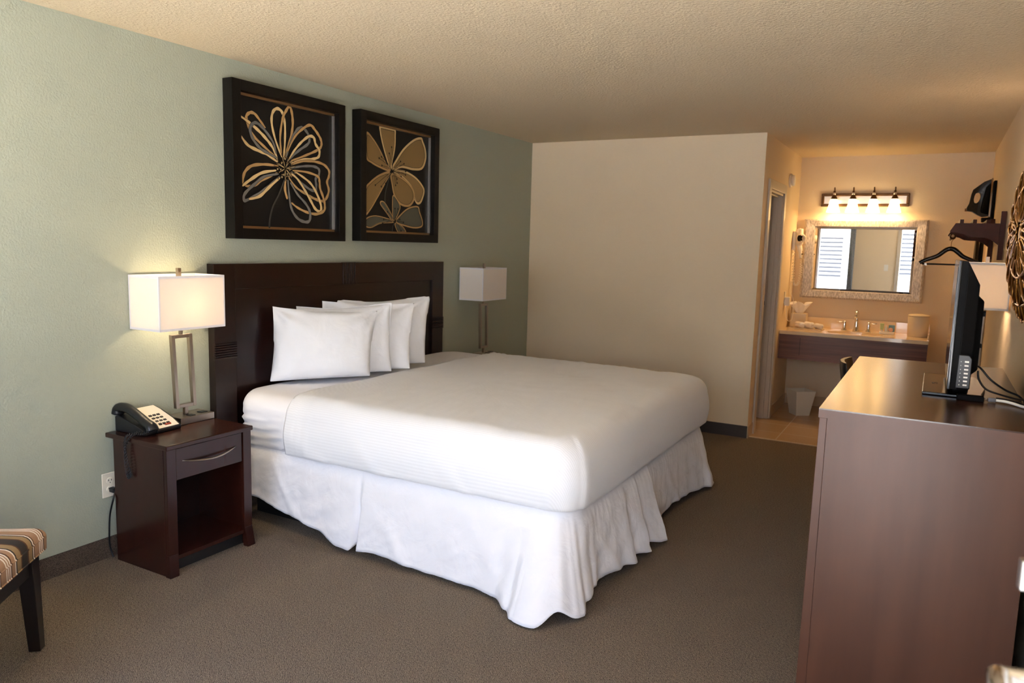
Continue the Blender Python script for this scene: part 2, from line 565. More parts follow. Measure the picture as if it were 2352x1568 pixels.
# ------------------------------------------------------------------ camera
H = 2.44
D, P, D2, W, FY = 6.243, 2.067, 7.98, 3.672, 0.10
cam_d = bpy.data.cameras.new('camera')
cam = bpy.data.objects.new('camera', cam_d)
COL.objects.link(cam)
yaw, pitch, roll = CAM_YPR
fw = Vector((-math.sin(yaw) * math.cos(pitch), math.cos(yaw) * math.cos(pitch), math.sin(pitch)))
rt = Vector((math.cos(yaw), math.sin(yaw), 0))
up = rt.cross(fw)
R2 = rt * math.cos(roll) + up * math.sin(roll)
U2 = -rt * math.sin(roll) + up * math.cos(roll)
mx = Matrix((R2, U2, -fw)).transposed().to_4x4()
mx.translation = CAM_LOC
cam.matrix_world = mx
cam_d.sensor_width = 36
cam_d.lens = CAM_LENS
cam_d.clip_start = 0.02
cam_d.dof.use_dof = True
cam_d.dof.focus_distance = 3.4
cam_d.dof.aperture_fstop = 4.5
SC.camera = cam

# ------------------------------------------------------------------ room shell
bm = B(); box(bm, -.15, W + .15, 0, 6.30, -.06, 0)
struct('floor', bm, M['carpet'])
bm = B(); box(bm, P - 1.9, W + .15, 6.30, D2 + .15, -.06, 0.002)
struct('floor_tile', bm, M['tile'])
bm = B(); box(bm, -.15, W + .15, -.05, D2 + .15, H, H + .1)
struct('ceiling', bm, M['ceiling'])
bm = B(); box(bm, -.12, 0, FY - .1, D2 + .1, -.05, H + .02)
struct('wall_left', bm, M['wall_green'])
bm = B(); box(bm, -.02, P, D, D + .06, -.05, H + .02)
struct('wall_back', bm, M['wall_beige'])
# partition with the bathroom doorway (y 6.49 .. 7.11, up to z 2.03)
DY0, DY1, DZ = 6.49, 7.11, 2.03
bm = B()
box(bm, P - .12, P, D + .06, DY0, -.05, H + .02)
box(bm, P - .12, P, DY1, D2 + .02, -.05, H + .02)
box(bm, P - .12, P, DY0, DY1, DZ, H + .02)
struct('wall_partition', bm, M['wall_beige'])
bm = B(); box(bm, P - 1.9, W + .02, D2, D2 + .12, -.05, H + .02)
struct('wall_vanity', bm, M['wall_beige'])
bm = B(); box(bm, W, W + .12, FY - .1, D2 + .1, -.05, H + .02)
struct('wall_right', bm, M['wall_beige'])
bm = B(); box(bm, P - 1.95, P - 1.9, D + .06, D2 + .1, -.05, H + .02)
struct('wall_bathroom', bm, M['wall_beige'])
# front wall: window x .30..1.86, z .78..2.10; door x 2.70..3.62, z 0..2.06
WX0, WX1, WZ0, WZ1 = .30, 1.88, .72, 2.10
EX0, EX1, EZ = 2.70, 3.62, 2.06
bm = B()
box(bm, -.05, WX0, 0, FY, -.05, H + .02)
box(bm, WX0, WX1, 0, FY, -.05, WZ0)
box(bm, WX0, WX1, 0, FY, WZ1, H + .02)
box(bm, WX1, EX0, 0, FY, -.05, H + .02)
box(bm, EX0, EX1, 0, FY, EZ, H + .02)
box(bm, EX1, W + .02, 0, FY, -.05, H + .02)
struct('wall_front', bm, M['wall_beige'])

# baseboards
bm = B()
box(bm, 0, .008, FY, D, 0, .098)
struct('baseboard_left', bm, M['base_carpet'])
bm = B(); box(bm, .008, P, D - .008, D, 0, .098)
struct('baseboard_back', bm, M['base_dark'])
bm = B(); box(bm, P, P + .008, D - .008, DY0 - .075, 0, .098)
struct('baseboard_partition', bm, M['tile_base'])
bm = B(); box(bm, P, P + .008, DY1 + .075, D2, 0.002, .10); box(bm, P, W, D2 - .01, D2, 0.002, .10)
struct('baseboard_vanity', bm, M['tile_base'])
bm = B(); box(bm, W - .008, W, 1.2, D2 - .01, 0.003, .098)
struct('baseboard_right', bm, M['base_carpet'])
bm = B(); box(bm, 2.0, 3.66, 6.285, 6.305, 0, .006)
struct('trim_threshold', bm, M['tile_base'])

# bathroom doorway: casing, jamb with stop and strike plate
bm = B()
for a, b in ((DY0 - .075, DY0), (DY1, DY1 + .075)):
    box(bm, P, P + .018, a, b, 0, DZ + .075)
box(bm, P, P + .018, DY0, DY1, DZ, DZ + .075)
struct('trim_1', bm, M['trim'], bevel=.004)
bm = B()
box(bm, P - .12, P + .002, DY1 - .02, DY1, 0, DZ); box(bm, P - .12, P + .002, DY0, DY0 + .02, 0, DZ)
box(bm, P - .12, P + .002, DY0, DY1, DZ - .02, DZ)
box(bm, P - .075, P - .035, DY1 - .034, DY1 - .02, 0, DZ - .02)
box(bm, P - .075, P - .035, DY0 + .02, DY0 + .034, 0, DZ - .02)
box(bm, P - .075, P - .035, DY0 + .02, DY1 - .02, DZ - .034, DZ - .02)
jamb = struct('trim_2', bm, M['trim'], bevel=.003)
bm = B()
box(bm, P - .108, P - .085, DY1 - .0225, DY1 - .02, .99, 1.13)
box(bm, P - .102, P - .091, DY1 - .024, DY1 - .0225, 1.04, 1.075, 1)
obj('strike_plate', bm, [M['steel'], M['dark']], jamb)

# ------------------------------------------------------------------ window and entry door (seen in the mirror)
bm = B()
for a, b in ((WX0, WX0 + .05), (WX1 - .05, WX1), (1.24, 1.29)):
    box(bm, a, b, .03, .08, WZ0, WZ1)
box(bm, WX0, WX1, .03, .08, WZ0, WZ0 + .05); box(bm, WX0, WX1, .03, .08, WZ1 - .05, WZ1)
win = struct('window_1', bm, M['white_matte'])
bm = B(); box(bm, WX0 + .05, WX1 - .05, .052, .056, WZ0 + .05, WZ1 - .05)
obj('pane', bm, M['pane'], win)
bm = B(); box(bm, WX0 - .03, WX1 + .03, FY, FY + .05, WZ0 - .03, WZ0)
obj('window_sill', bm, M['white_matte'], win)


def curtain(x0, x1, label):
    rows = []
    n = 60
    for z in [0.35 + i * (2.22 - .35) / 14 for i in range(15)]:
        row = []
        for k in range(n + 1):
            t = k / n
            row.append(Vector((x0 + (x1 - x0) * t, FY + .07 + .022 * math.sin(t * 2 * PI * 5) * (0.7 + .3 * math.sin(z * 2 + t * 9)), z)))
        rows.append(row)
    bm = B(); grid(bm, rows)
    o = obj('curtain', bm, M['curtain'], solid=.004)
    return tag(o, label, 'curtain', 'window curtains')


curtain(1.83, 1.925, 'grey blue curtain gathered beside the light switch wall')
curtain(.10, .36, 'grey blue curtain gathered in the room corner behind the striped chair')
bm = B(); tube(bm, [(.06, FY + .07, 2.24), (2.04, FY + .07, 2.24)], .012, 10)
for x in (.12, 1.1, 1.98):
    box(bm, x - .006, x + .006, FY, FY + .07, 2.232, 2.248)
tag(obj('curtain_rod', bm, M['nickel']), 'slim metal rod holding the two grey window curtains', 'curtain rod')

t = thing('switch_plate', 'white light switch plate on beige wall, seen in the mirror', 'light switch', (2.48, FY, 1.28))
bm = B(); box(bm, -.036, .036, 0, .006, -.058, .058); obj('plate', bm, M['white_plastic'], t, bevel=.003)
bm = B(); box(bm, -.005, .005, .006, .016, -.012, .012); obj('toggle', bm, M['white_plastic'], t)

# entry door frame
bm = B()
box(bm, EX0 - .06, EX0, FY, FY + .018, 0, EZ + .06); box(bm, EX1, EX1 + .045, FY, FY + .018, 0, EZ + .06)
box(bm, EX0 - .06, EX1 + .045, FY, FY + .018, EZ, EZ + .06)
struct('trim_3', bm, M['trim'])

# entry door, swung into the room, its leading edge and lever in the picture's corner
hx, hy = 3.612, FY + .03
ex, ey = 3.438, 1.035
ang = math.atan2(ey - hy, ex - hx)
dl = math.hypot(ex - hx, ey - hy)
door = thing('door_2', 'white entry door standing open at the right edge with chrome lever', 'door', (hx, hy, 0), ang)
del door['label']; del door['category']; door['kind'] = 'structure'
bm = B(); box(bm, 0, dl, -.040, 0, .012, 2.03); obj('door_slab', bm, M['white_matte'], door, bevel=.003)
bm = B(); box(bm, dl, dl + .002, -.034, -.006, .96, 1.15); box(bm, dl + .002, dl + .012, -.027, -.013, 1.035, 1.06, 0)
obj('latch_plate', bm, M['chrome'], door)
lv = B()
lathe(lv, [(.030, 0), (.030, .006), (.024, .012), (.012, .014), (.011, .045)], n=24, mtx=Matrix.Translation((dl - .065, 0, 1.055)) @ Matrix.Rotation(-PI / 2, 4, 'X'))
tube(lv, smooth_path([(dl - .065, .045, 1.055), (dl - .10, .052, 1.057), (dl - .16, .055, 1.052), (dl - .19, .055, 1.05)], 6), [.013] * 7 + [.0125] * 6 + [.0115] * 6, 12)
obj('lever_handle', lv, M['chrome'], door)
lv = B()
lathe(lv, [(.028, 0), (.028, .006), (.02, .014), (.008, .016), (.008, .024)], n=24, mtx=Matrix.Translation((dl - .065, 0, 1.176)) @ Matrix.Rotation(-PI / 2, 4, 'X'))
box(lv, dl - .071, dl - .059, .02, .036, 1.160, 1.192)
obj('deadbolt', lv, M['chrome'], door)
for z in (.3, 1.05, 1.8):
    bm = B(); tube(bm, [(-.006, .004, z - .05), (-.006, .004, z + .05)], .006, 8)
    obj('hinge', bm, M['nickel'], door)

# outside: paving, the building across the court with shuttered windows
bm = B(); box(bm, -30, 30, -40, 0, -.12, -.06)
g = struct('ground_outside', bm, M['asphalt'])
bm = B(); box(bm, -14, 16, -13.3, -13, -.06, 3.3); box(bm, -14, 16, -13, -11.6, 2.5, 2.7)
bl = thing('motel_wing', 'white building across the court seen in the mirror', 'building', (0, -13, -.06))
obj('facade', bm, M['stucco'], bl, world=True)
for i, (x, z) in enumerate(((-6.2, .62), (-3.4, .62), (-1.16, .66), (2.15, .82), (4.4, .62))):
    bm = B()
    box(bm, x, x + 1.6, -13, -12.95, z, z + 1.5, 1)
    for k in range(10):
        box(bm, x + .05, x + 1.55, -12.95, -12.91, z + .05 + k * .145, z + .12 + k * .145)
    obj('shutter_window', bm, [M['louver'], M['stucco']], bl, world=True)
for x in (-4, 1.0, 4.1, 7):
    bm = B(); box(bm, x, x + .14, -11.8, -11.66, -.06, 2.5); obj('post', bm, M['stucco'], bl, world=True)

# ------------------------------------------------------------------ bed
HB0, HB1, HZ = 2.668, 4.768, 1.378
hb = thing('headboard', 'tall dark espresso wood headboard behind the white pillows', 'headboard', (0, 3.72, 0))
bm = B(); box(bm, .003, .03, HB0 + .10, HB1 - .10, .25, HZ - .08); obj('back_panel', bm, M['espresso'], hb, world=True)
bm = B(); box(bm, .003, .052, HB0 + .14, HB1 - .14, HZ - .135, HZ); obj('top_rail', bm, M['espresso'], hb, world=True, bevel=.002)
for a, b in ((HB0, HB0 + .14), (HB1 - .14, HB1)):
    bm = B(); box(bm, .003, .052, a, b, .0, HZ); obj('side_rail', bm, M['espresso'], hb, world=True, bevel=.002)
for a, b, c, d, vert in ((HB0 - .002, HB0 + .142, .875, .962, 0), (HB1 - .142, HB1 + .002, .875, .962, 0), (3.645, 3.772, HZ - .135, HZ + .002, 1)):
    bm = B()
    n = 7
    box(bm, .04, .052, a, b, c, d)
    for k in range(n):
        if vert:
            s = (b - a) / n; box(bm, .052, .058, a + s * k + .003, a + s * (k + 1) - .003, c, d)
        else:
            s = (d - c) / n; box(bm, .052, .058, a, b, c + s * k + .002, c + s * (k + 1) - .002)
    obj('reeded_block', bm, M['espresso'], hb, world=True, bevel=.0015)

BX0, BX1, BY0, BY1 = .074, 2.095, 2.745, 4.875
ZS, ZT = .425, .712


def outline(ins, n_side, n_corner, rc):
    """closed rounded rectangle, inset by ins, points with outward normal"""
    x0, x1, y0, y1 = BX0 + (ins * .2 if ins < .1 else ins - .08), BX1 - ins, BY0 + ins, BY1 - ins
    rc = max(.02, min(rc, (x1 - x0) / 2 - .01, (y1 - y0) / 2 - .01))
    pts = []
    def seg(a, b, n, nrm):
        for k in range(n):
            t = k / n
            pts.append((Vector((a[0] + (b[0] - a[0]) * t, a[1] + (b[1] - a[1]) * t, 0)), Vector(nrm)))
    def arc(c, a0, n):
        for k in range(n):
            a = a0 + PI / 2 * k / n
            d = Vector((math.cos(a), math.sin(a), 0))
            pts.append((Vector((c[0], c[1], 0)) + d * rc, d))
    seg((x0 + rc, y0), (x1 - rc, y0), n_side[0], (0, -1, 0)); arc((x1 - rc, y0 + rc), -PI / 2, n_corner)
    seg((x1, y0 + rc), (x1, y1 - rc), n_side[1], (1, 0, 0)); arc((x1 - rc, y1 - rc), 0, n_corner)
    seg((x1 - rc, y1), (x0 + rc, y1), n_side[0], (0, 1, 0)); arc((x0 + rc, y1 - rc), PI / 2, n_corner)
    seg((x0, y1 - rc), (x0, y0 + rc), n_side[1], (-1, 0, 0)); arc((x0 + rc, y0 + rc), PI, n_corner)
    return pts


def fbm(p, s, oct=3):
    return noise.fractal(Vector(p) * s, 1.0, 2.0, oct)


def mattress_shape(off, cover):
    NS, NC = (110, 100), 16
    rows = []
    drop = []
    RE = .10
    hs = ZT - RE - ZS
    lev = []
    lev.append((.030, ZS - .009, hs + RE * 1.57))                  # tucked under
    lev.append((.012, ZS - .006, hs + RE * 1.57))
    for i in range(13):
        t = i / 12
        lev.append((-.012 * math.sin(PI * t), ZS + hs * t, hs * (1 - t) + RE * 1.57))
    for i in range(1, 11):
        a = PI / 2 * i / 10
        lev.append((RE * (1 - math.cos(a)), ZT - RE + RE * math.sin(a), RE * (PI / 2 - a)))
    for i in range(1, 34):
        t = i / 33
        ins = RE + (.98 - RE) * t
        lev.append((ins, ZT + .010 * (1 - (1 - t) ** 2), -(ins - RE)))
    for li, (ins, z, dr) in enumerate(lev):
        pts = outline(ins, NS, NC, .13 - min(ins, .10) * .3)
        row = []; drow = []
        for p, n in pts:
            q = Vector((p.x, p.y, z))
            side = max(0, min(1, (ZT - .02 - z) / .12))
            top = 1 - side
            nn = n * side + Vector((0, 0, 1)) * top
            a = 0.0
            if cover:
                a += .006 * fbm((q.x, q.y, q.z * 2), 2.2) * (.4 + .6 * top)
                a += .004 * fbm((q.x * 3, q.y * .8, q.z), 5) * top
                # tension folds along the lower near edge
                if n.y < -.5 and z < .60:
                    a += .010 * max(0, math.sin(q.x * 13 + (q.z - ZS) * 14 + 2.5 * fbm((q.x, 0, 0), 2))) ** 4 * (1 - (z - ZS) / .18 if z > ZS else 1)
                # corner fold line of the tucked sheet
                if n.y < -.3:
                    edge = BX1 - .105 + .03 * ((z - ZS) / .28)
                    a += -.007 * max(0, min(1, (q.x - edge) / .008))
                # turned-down hem: stacked folds by the head
                for k, xf in enumerate((.47, .50, .535, .575, .63)):
                    a += (.0065 - .0006 * k) * math.exp(-((q.x - xf - .012 * math.sin(q.y * 3 + z * 7)) / .010) ** 2)
                # soft creases across the top
                a += .006 * top * math.exp(-((q.x - .95 - .22 * (q.y - 3.6)) / .03) ** 2) * max(0, fbm((q.x, q.y, 3), 3) + .35)
                a += .005 * top * math.exp(-((q.x - 1.2 - .35 * (q.y - 3.9)) / .025) ** 2) * max(0, fbm((q.x, q.y, 9), 3) + .35)
                a += .016 * top * math.exp(-((q.x - .40 - .03 * (q.y - 4.2)) / .05) ** 2) * max(0, min(1, (q.y - 3.9) / .5))
            else:
                a += .003 * fbm((q.x, q.y, q.z), 4)
                if n.y < -.4 and q.x < .455:           # gathered fitted sheet by the nightstand
                    w = max(0, min(1, (.452 - q.x) / .05))
                    u = (z - ZS) / .2
                    if u < 1.1:
                        a += .011 * w * math.sin((z - .05 * q.x) * 150 + 3 * fbm((q.x * 2, 0, z * 3), 2)) * max(0, 1 - abs(u - .45) * 1.4)
                    a -= .01 * w * max(0, 1 - u)
            if not cover and q.x > .44 and z < ZS + .015:
                q.z += .020
            q = q + nn * (a + off)
            row.append(q); drow.append((n.y, dr))
        rows.append(row); drop.append(drow)
    bm = B()
    lay = bm.verts.layers.float.new('weave')
    V = grid(bm, rows, closed_u=True)
    for r, dr_ in zip(V, drop):
        for v, (ny, dr) in zip(r, dr_):
            v[lay] = v.co.y + (dr * ny if dr > 0 else 0)
    bm.faces.new(V[-1]).smooth = True
    return bm


bed = thing('king_bed', 'king bed with white fitted sheet and gathered white bed skirt', 'bed', (1.08, 3.81, 0))
bm = B(); box(bm, .09, 1.95, 2.90, 4.72, 0.0, .20); obj('platform_base', bm, M['dark'], bed, world=True)
bm = B(); box(bm, .09, 2.04, 2.81, 4.81, .20, ZS - .034); obj('box_spring', bm, M['skirt'], bed, world=True, bevel=.02)
obj('mattress', mattress_shape(-.012, False), M['sheet'], bed, world=True)

cov = mattress_shape(.008, True)
bmesh.ops.bisect_plane(cov, geom=cov.verts[:] + cov.edges[:] + cov.faces[:], plane_co=(.455, 0, 0), plane_no=(-1, 0.01, 0.0), clear_outer=True)
co = obj('coverlet', cov, M['cover'], solid=.004, origin=(1.2, 3.81, ZT))
tag(co, 'white striped top sheet tucked smoothly over the king mattress', 'top sheet')

# bed skirt: (distance along the path, outward flare, hem height)
SRC = .125
S1 = (BX1 - .034 - SRC) - (BX0 + .01)
S2 = S1 + PI / 2 * SRC
S3 = S2 + (BY1 - BY0 - .072 - 2 * SRC)
S4 = S3 + PI / 2 * SRC
KEYS = [(0, .0, .155), (.16, .0, .150), (.40, .012, .105), (.62, .03, .075), (.78, .06, .03), (.845, .055, .025), (.875, .0, .055), (.90, .06, .035),
        (1.0, .055, .045), (1.3, .05, .022), (1.55, .06, .022), (1.68, .085, .020), (1.78, .14, .014), (S1 - .02, .20, .010), (S1 + .030, .235, .010), (S1 + .064, .185, .065),
        (S1 + .096, .160, .022), (S1 + .112, .140, .016), (S1 + .14, .075, .04), (S2 + .02, .035, .05), (S2 + .12, .03, .05), (S2 + .3, .06, .045), (S2 + .42, .09, .03), (S2 + .47, .05, .04), (S2 + .60, .105, .024),
        (S2 + .63, .05, .045), (S2 + .80, .12, .018), (S2 + .83, .05, .04), (S2 + 1.0, .01, .055), (S2 + 1.25, .0, .06), (S2 + 1.5, .02, .05),
        (S2 + 1.75, .05, .03), (S3, .085, .025), (S4, .10, .02), (S4 + .3, .05, .04), (S4 + 2.2, .03, .05)]


def key(s, i):
    for a, b in zip(KEYS, KEYS[1:]):
        if s <= b[0]:
            t = (s - a[0]) / (b[0] - a[0]); t = t * t * (3 - 2 * t)
            return a[i] + (b[i] - a[i]) * t
    return KEYS[-1][i]


def skirt_base(s):
    x1, y0, y1, rc = BX1 - .034, BY0 + .036, BY1 - .036, SRC
    if s < S1: return Vector((BX0 + .01 + s, y0, 0)), Vector((0, -1, 0))
    if s < S2:
        a = -PI / 2 + PI / 2 * (s - S1) / (S2 - S1); d = Vector((math.cos(a), math.sin(a), 0))
        return Vector((x1 - rc, y0 + rc, 0)) + d * rc, d
    if s < S3: return Vector((x1, y0 + rc + (s - S2) * (y1 - y0 - 2 * rc) / (S3 - S2), 0)), Vector((1, 0, 0))
    if s < S4:
        a = PI / 2 * (s - S3) / (S4 - S3); d = Vector((math.cos(a), math.sin(a), 0))
        return Vector((x1 - rc, y1 - rc, 0)) + d * rc, d
    return Vector((x1 - rc - (s - S4), y1, 0)), Vector((0, 1, 0))


rows = []
NSK = 1150
LS = S4 + 1.9
for i in range(29):
    t = i / 28
    row = []
    for k in range(NSK + 1):
        s = LS * k / NSK
        p, n = skirt_base(s)
        hem = key(s, 2)
        z = ZS + .008 + (hem - ZS - .008) * t
        fl = key(s, 1)
        foot = 1 if s > S1 else .45
        wr = .008 * foot * t * math.sin(s * 36 + 6 * fbm((s, 1, 0), 2.0)) * (.35 + .8 * fbm((s, 7, 0), 3))
        wr += .008 * (t ** .6) * fbm((s * 1.8 + t * .7, t * .7, 2), 4.5, 5)
        wr += .0016 * (1 - t) ** 2 * (.4 + fbm((s, 5, 0), 3)) * math.sin(s * 150 + 3 * fbm((s, 0, 0), 6)) * foot          # gathers under the band
        wr += .009 * t * max(0, math.sin(s * 11 - t * 4.5 + 2 * fbm((s, 3, 0), 1.5))) ** 6    # diagonal creases
        off = fl * t ** 1.25 + wr * min(1, t * 5) + .012 * t + .016 * min(1, max(0, t - .07) * 6)
        q = p + n * off
        q.z = z
        row.append(q)
    rows.append(row)
bm = B(); grid(bm, rows)
sk = obj('bed_skirt', bm, M['skirt'], bed, world=True, solid=.003)


# pillows between four corners
def pillow(BL, BR, TL, TR, thick, label, seed):
    BL, BR, TL, TR = map(Vector, (BL, BR, TL, TR))
    c = (BL + BR + TL + TR) / 4
    n = (BR - BL).cross(TL - BL).normalized()
    N, Mv = 34, 26
    front, back = [], []
    for j in range(Mv + 1):
        v = j / Mv
        rf, rb = [], []
        for i in range(N + 1):
            u = i / N
            uu, vv = 2 * u - 1, 2 * v - 1
            # edges pull in a little between the ears
            px = (1 - .05 * (1 - vv * vv) * abs(uu) ** 4) * uu
            py = (1 - (.085 if vv > 0 else .02) * (1 - uu * uu) * abs(vv) ** 4) * vv
            a, b = (px + 1) / 2, (py + 1) / 2
            q = (BL * (1 - a) + BR * a) * (1 - b) + (TL * (1 - a) + TR * a) * b
            q = q + (TL - BL).normalized() * .010 * noise.noise((u * 3.2 + seed * 3, seed, .3)) * max(0, vv) ** 3
            e = (max(0, 1 - abs(uu) ** 2.6) * max(0, 1 - abs(vv) ** 2.4)) ** .55
            h = thick[0] * e * (1.06 - .16 * vv)
            rim = min(1, 3.2 * (1 - max(abs(uu), abs(vv))))
            w = .026 * e ** .3 * (1 - .8 * rim) * fbm((q.x * 2 + seed, q.y * 2, q.z * 2), 4, 4)
            w += .006 * fbm((q.x + seed, q.y, q.z), 5, 3) * e
            # creases fanning from the top corners
            for sx in (-1, 1):
                dx, dy = abs(uu - sx), 1 - vv
                d = math.hypot(dx, dy)
                an = math.atan2(dy, dx)
                w += .014 * math.exp(-(d / .6) ** 2) * math.sin(an * 8 + seed) * min(1, d * 4)
            rf.append(q + n * (h + w)); rb.append(q - n * (thick[1] * e))
        front.append(rf); back.append(rb)
    bm = B()
    grid(bm, front); grid(bm, [r[::-1] for r in back])
    bmesh.ops.remove_doubles(bm, verts=bm.verts, dist=.0015)
    o = obj('pillow', bm, M['pillow'], sub=1, origin=c, smooth=True)
    return tag(o, label, 'pillow', 'white pillows against the headboard')


pillow((.085, 3.00, .712), (.492, 3.395, .735), (.075, 3.045, 1.142), (.425, 3.53, 1.105), (.095, .038), 'front white pillow of the stack, fully visible, nearest the lit lamp', 1.0)
pillow((.085, 3.175, .716), (.49, 3.60, .735), (.075, 3.225, 1.128), (.425, 3.67, 1.150), (.052, .042), 'white pillow second from the front of the stack', 4.3)
pillow((.085, 3.375, .720), (.525, 3.735, .737), (.075, 3.44, 1.152), (.43, 3.89, 1.135), (.044, .038), 'white pillow third from the front, just before the rearmost one', 7.7)
pillow((.095, 3.53, .722), (.46, 3.985, .735), (.078, 3.56, 1.150), (.40, 4.11, 1.172), (.066, .03), 'rearmost white pillow of the stack, its tall corner nearest the far lamp', 9.2)


# ------------------------------------------------------------------ nightstands
def nightstand(loc, label):
    t = thing('nightstand', label, 'nightstand', loc, 0, 'bedside nightstands')
    d, w, h = .425, .47, .605         # local: x from wall, y along wall
    bm = B(); box(bm, 0, d + .01, -.006, w + .006, h - .022, h); obj('top', bm, M['cherry'], t, bevel=.004)
    for a, b in ((0, .02), (w - .02, w)):
        bm = B(); box(bm, .05, d - .022, a, b, 0, h - .022); obj('side_panel', bm, M['cherry'], t, bevel=.001)
    for s in (0, 1):
        bm = B()
        y = (lambda v: v) if s == 0 else (lambda v: w - v)
        hexa(bm, [(d - .02, y(0), .10), (d - .02, y(.048), .10), (d, y(.048), .10), (d, y(0), .10)],
             [(d - .02, y(0), h - .022), (d - .02, y(.048), h - .022), (d, y(.048), h - .022), (d, y(0), h - .022)])
        hexa(bm, [(d - .02, y(-.006), 0), (d - .02, y(.04), 0), (d + .014, y(.04), 0), (d + .014, y(-.006), 0)],
             [(d - .02, y(0), .10), (d - .02, y(.048), .10), (d, y(.048), .10), (d, y(0), .10)])
        obj('front_leg', bm, M['cherry'], t, bevel=.0015)
    bm = B(); box(bm, .05, .062, .02, w - .02, .05, h - .022); obj('back_panel', bm, M['espresso'], t)
    bm = B(); box(bm, .062, d - .024, .02, w - .02, .070, .088); box(bm, d - .024, d - .004, .048, w - .048, .070, .088); obj('shelf', bm, M['cherry'], t)
    bm = B(); box(bm, .062, d - .05, .02, w - .02, .42, .432); obj('divider', bm, M['espresso'], t)
    bm = B(); box(bm, d - .06, d - .05, .02, w - .02, 0, .07); obj('kick_board', bm, M['dark'], t)
    bm = B(); box(bm, .065, d - .006, .052, w - .052, .436, h - .026)
    dr = obj('drawer', bm, M['cherry'], t, bevel=.0015)
    bm = B()
    pts = [(d - .006 + .024 * math.sin(PI * k / 20), .085 + (w - .17) * k / 20, .515 - .018 * math.sin(PI * k / 20) + .004) for k in range(21)]
    tube(bm, pts, [.0025 + .0035 * math.sin(PI * k / 20) for k in range(21)], 8)
    obj('handle', bm, M['nickel'], dr)
    return t


NSZ = .605
nightstand((.012, 2.083, 0), 'dark cherry nightstand carrying the telephone and the lit lamp')
nightstand((.012, 4.98, 0), 'nightstand behind the bed under the unlit lamp, almost hidden')


# ------------------------------------------------------------------ table lamps (local y = long side)
def lamp(loc, rz, label, lit, post_lean=0.0, glow=(1.0, .77, .50), watts=LAMP_W):
    t = thing('table_lamp', label, 'lamp', loc, rz, 'rectangular shade table lamps')
    bm = B(); box(bm, -.06, .06, -.07, .125, 0, .034); base = obj('base', bm, M['nickel'], t, bevel=.002)
    for q in ((.0, .035, .07, .105), (.02, .052, -.01, .02)):
        bm = B(); box(bm, *q, .034, .037); obj('power_socket', bm, M['black_plastic'], base)
    bm = B(); box(bm, -.009, .009, -.006, .012, .034, .074); obj('stem', bm, M['nickel'], t)
    bm = B()
    L = post_lean
    for y in (-.055, .043):
        hexa(bm, [(-.011, y, .072), (.011, y, .072), (.011, y + .018, .072), (-.011, y + .018, .072)],
             [(-.011, y + L, .436), (.011, y + L, .436), (.011, y + L + .018, .436), (-.011, y + L + .018, .436)])
    box(bm, -.0105, .0105, -.0368, .0428, .0722, .090)
    box(bm, -.0105, .0105, -.0368 + L, .0428 + L, .418, .4358)
    obj('post_frame', bm, M['nickel'], t, bevel=.0015)
    bm = B(); box(bm, -.007, .007, -.004 + L, .010 + L, .436, .53); obj('socket', bm, M['nickel'], t)
    bm = B(); lathe(bm, [(.004, 0), (.014, .01), (.02, .03), (.028, .06), (.026, .085), (.012, .102), (.002, .105)], (0, L, .53), 16)
    obj('bulb', bm, M['bulb'] if lit else M['bulb_off'], t)
    bm = B()
    tube(bm, smooth_path([(0, -.02 + L, .535), (0, -.05 + L, .60), (0, -.03 + L, .67), (0, L, .69), (0, .03 + L, .67), (0, .05 + L, .60), (0, .02 + L, .535)], 6), .002, 6)
    obj('harp', bm, M['nickel'], t)
    hx_, hy_, z0, z1 = .108, .182, .470, .725
    sy = L * 1.3
    bm = B()
    for s in (-1, 1):
        box(bm, s * hx_ - .0008, s * hx_ + .0008, -hy_ + sy, hy_ + sy, z0, z1)
        box(bm, -hx_ + .001, hx_ - .001, s * hy_ - .0008 + sy, s * hy_ + .0008 + sy, z0, z1)
    sh = obj('shade', bm, M['shade'], t)
    bm = B()
    e = .0016
    for za, zb in ((z0 - .0005, z0 + .011), (z1 - .011, z1 + .0005)):
        for s in (-1, 1):
            box(bm, s * hx_ - e, s * hx_ + e, -hy_ - e + sy, hy_ + e + sy, za, zb)
            box(bm, -hx_ + e + .0002, hx_ - e - .0002, s * hy_ - e + sy, s * hy_ + e + sy, za, zb)
    for sx in (-1, 1):
        for s in (-1, 1):
            ya, yb = sorted((s * (hy_ - .005), s * (hy_ + e)))
            xa, xb = sorted((sx * (hx_ - .006), sx * (hx_ - e - .0002)))
            box(bm, sx * hx_ - e, sx * hx_ + e, ya + sy, yb + sy, z0 + .0112, z1 - .0112)
            box(bm, xa, xb, s * hy_ - e + sy, s * hy_ + e + sy, z0 + .0112, z1 - .0112)
    obj('shade_trim', bm, M['shade_trim'], sh)
    bm = B()
    tube(bm, [(-hx_, sy, z1 - .03), (hx_, sy, z1 - .03)], .0018, 6)
    tube(bm, [(0, -hy_ + sy, z1 - .03), (0, hy_ + sy, z1 - .03)], .0018, 6)
    obj('shade_spider', bm, M['nickel'], sh)
    bm = B(); box(bm, -.009, .009, -.008 + L, .010 + L, .690, .758); obj('finial', bm, M['nickel'], t, bevel=.001)
    if lit:
        lo = light('lamp_glow', 'POINT', (0, 0, 0), watts, glow, shadow_soft_size=.03)
        lo.parent = t
        lo.location = (0, L, .60)
    return t


lamp((.115, 2.430, NSZ + .0006), 0, 'lit silver table lamp with white rectangular shade beside the telephone', True, -.016)
lamp((.135, 5.235, NSZ + .0006), 0, 'unlit silver table lamp with white rectangular shade beyond the bed', False, -.016)

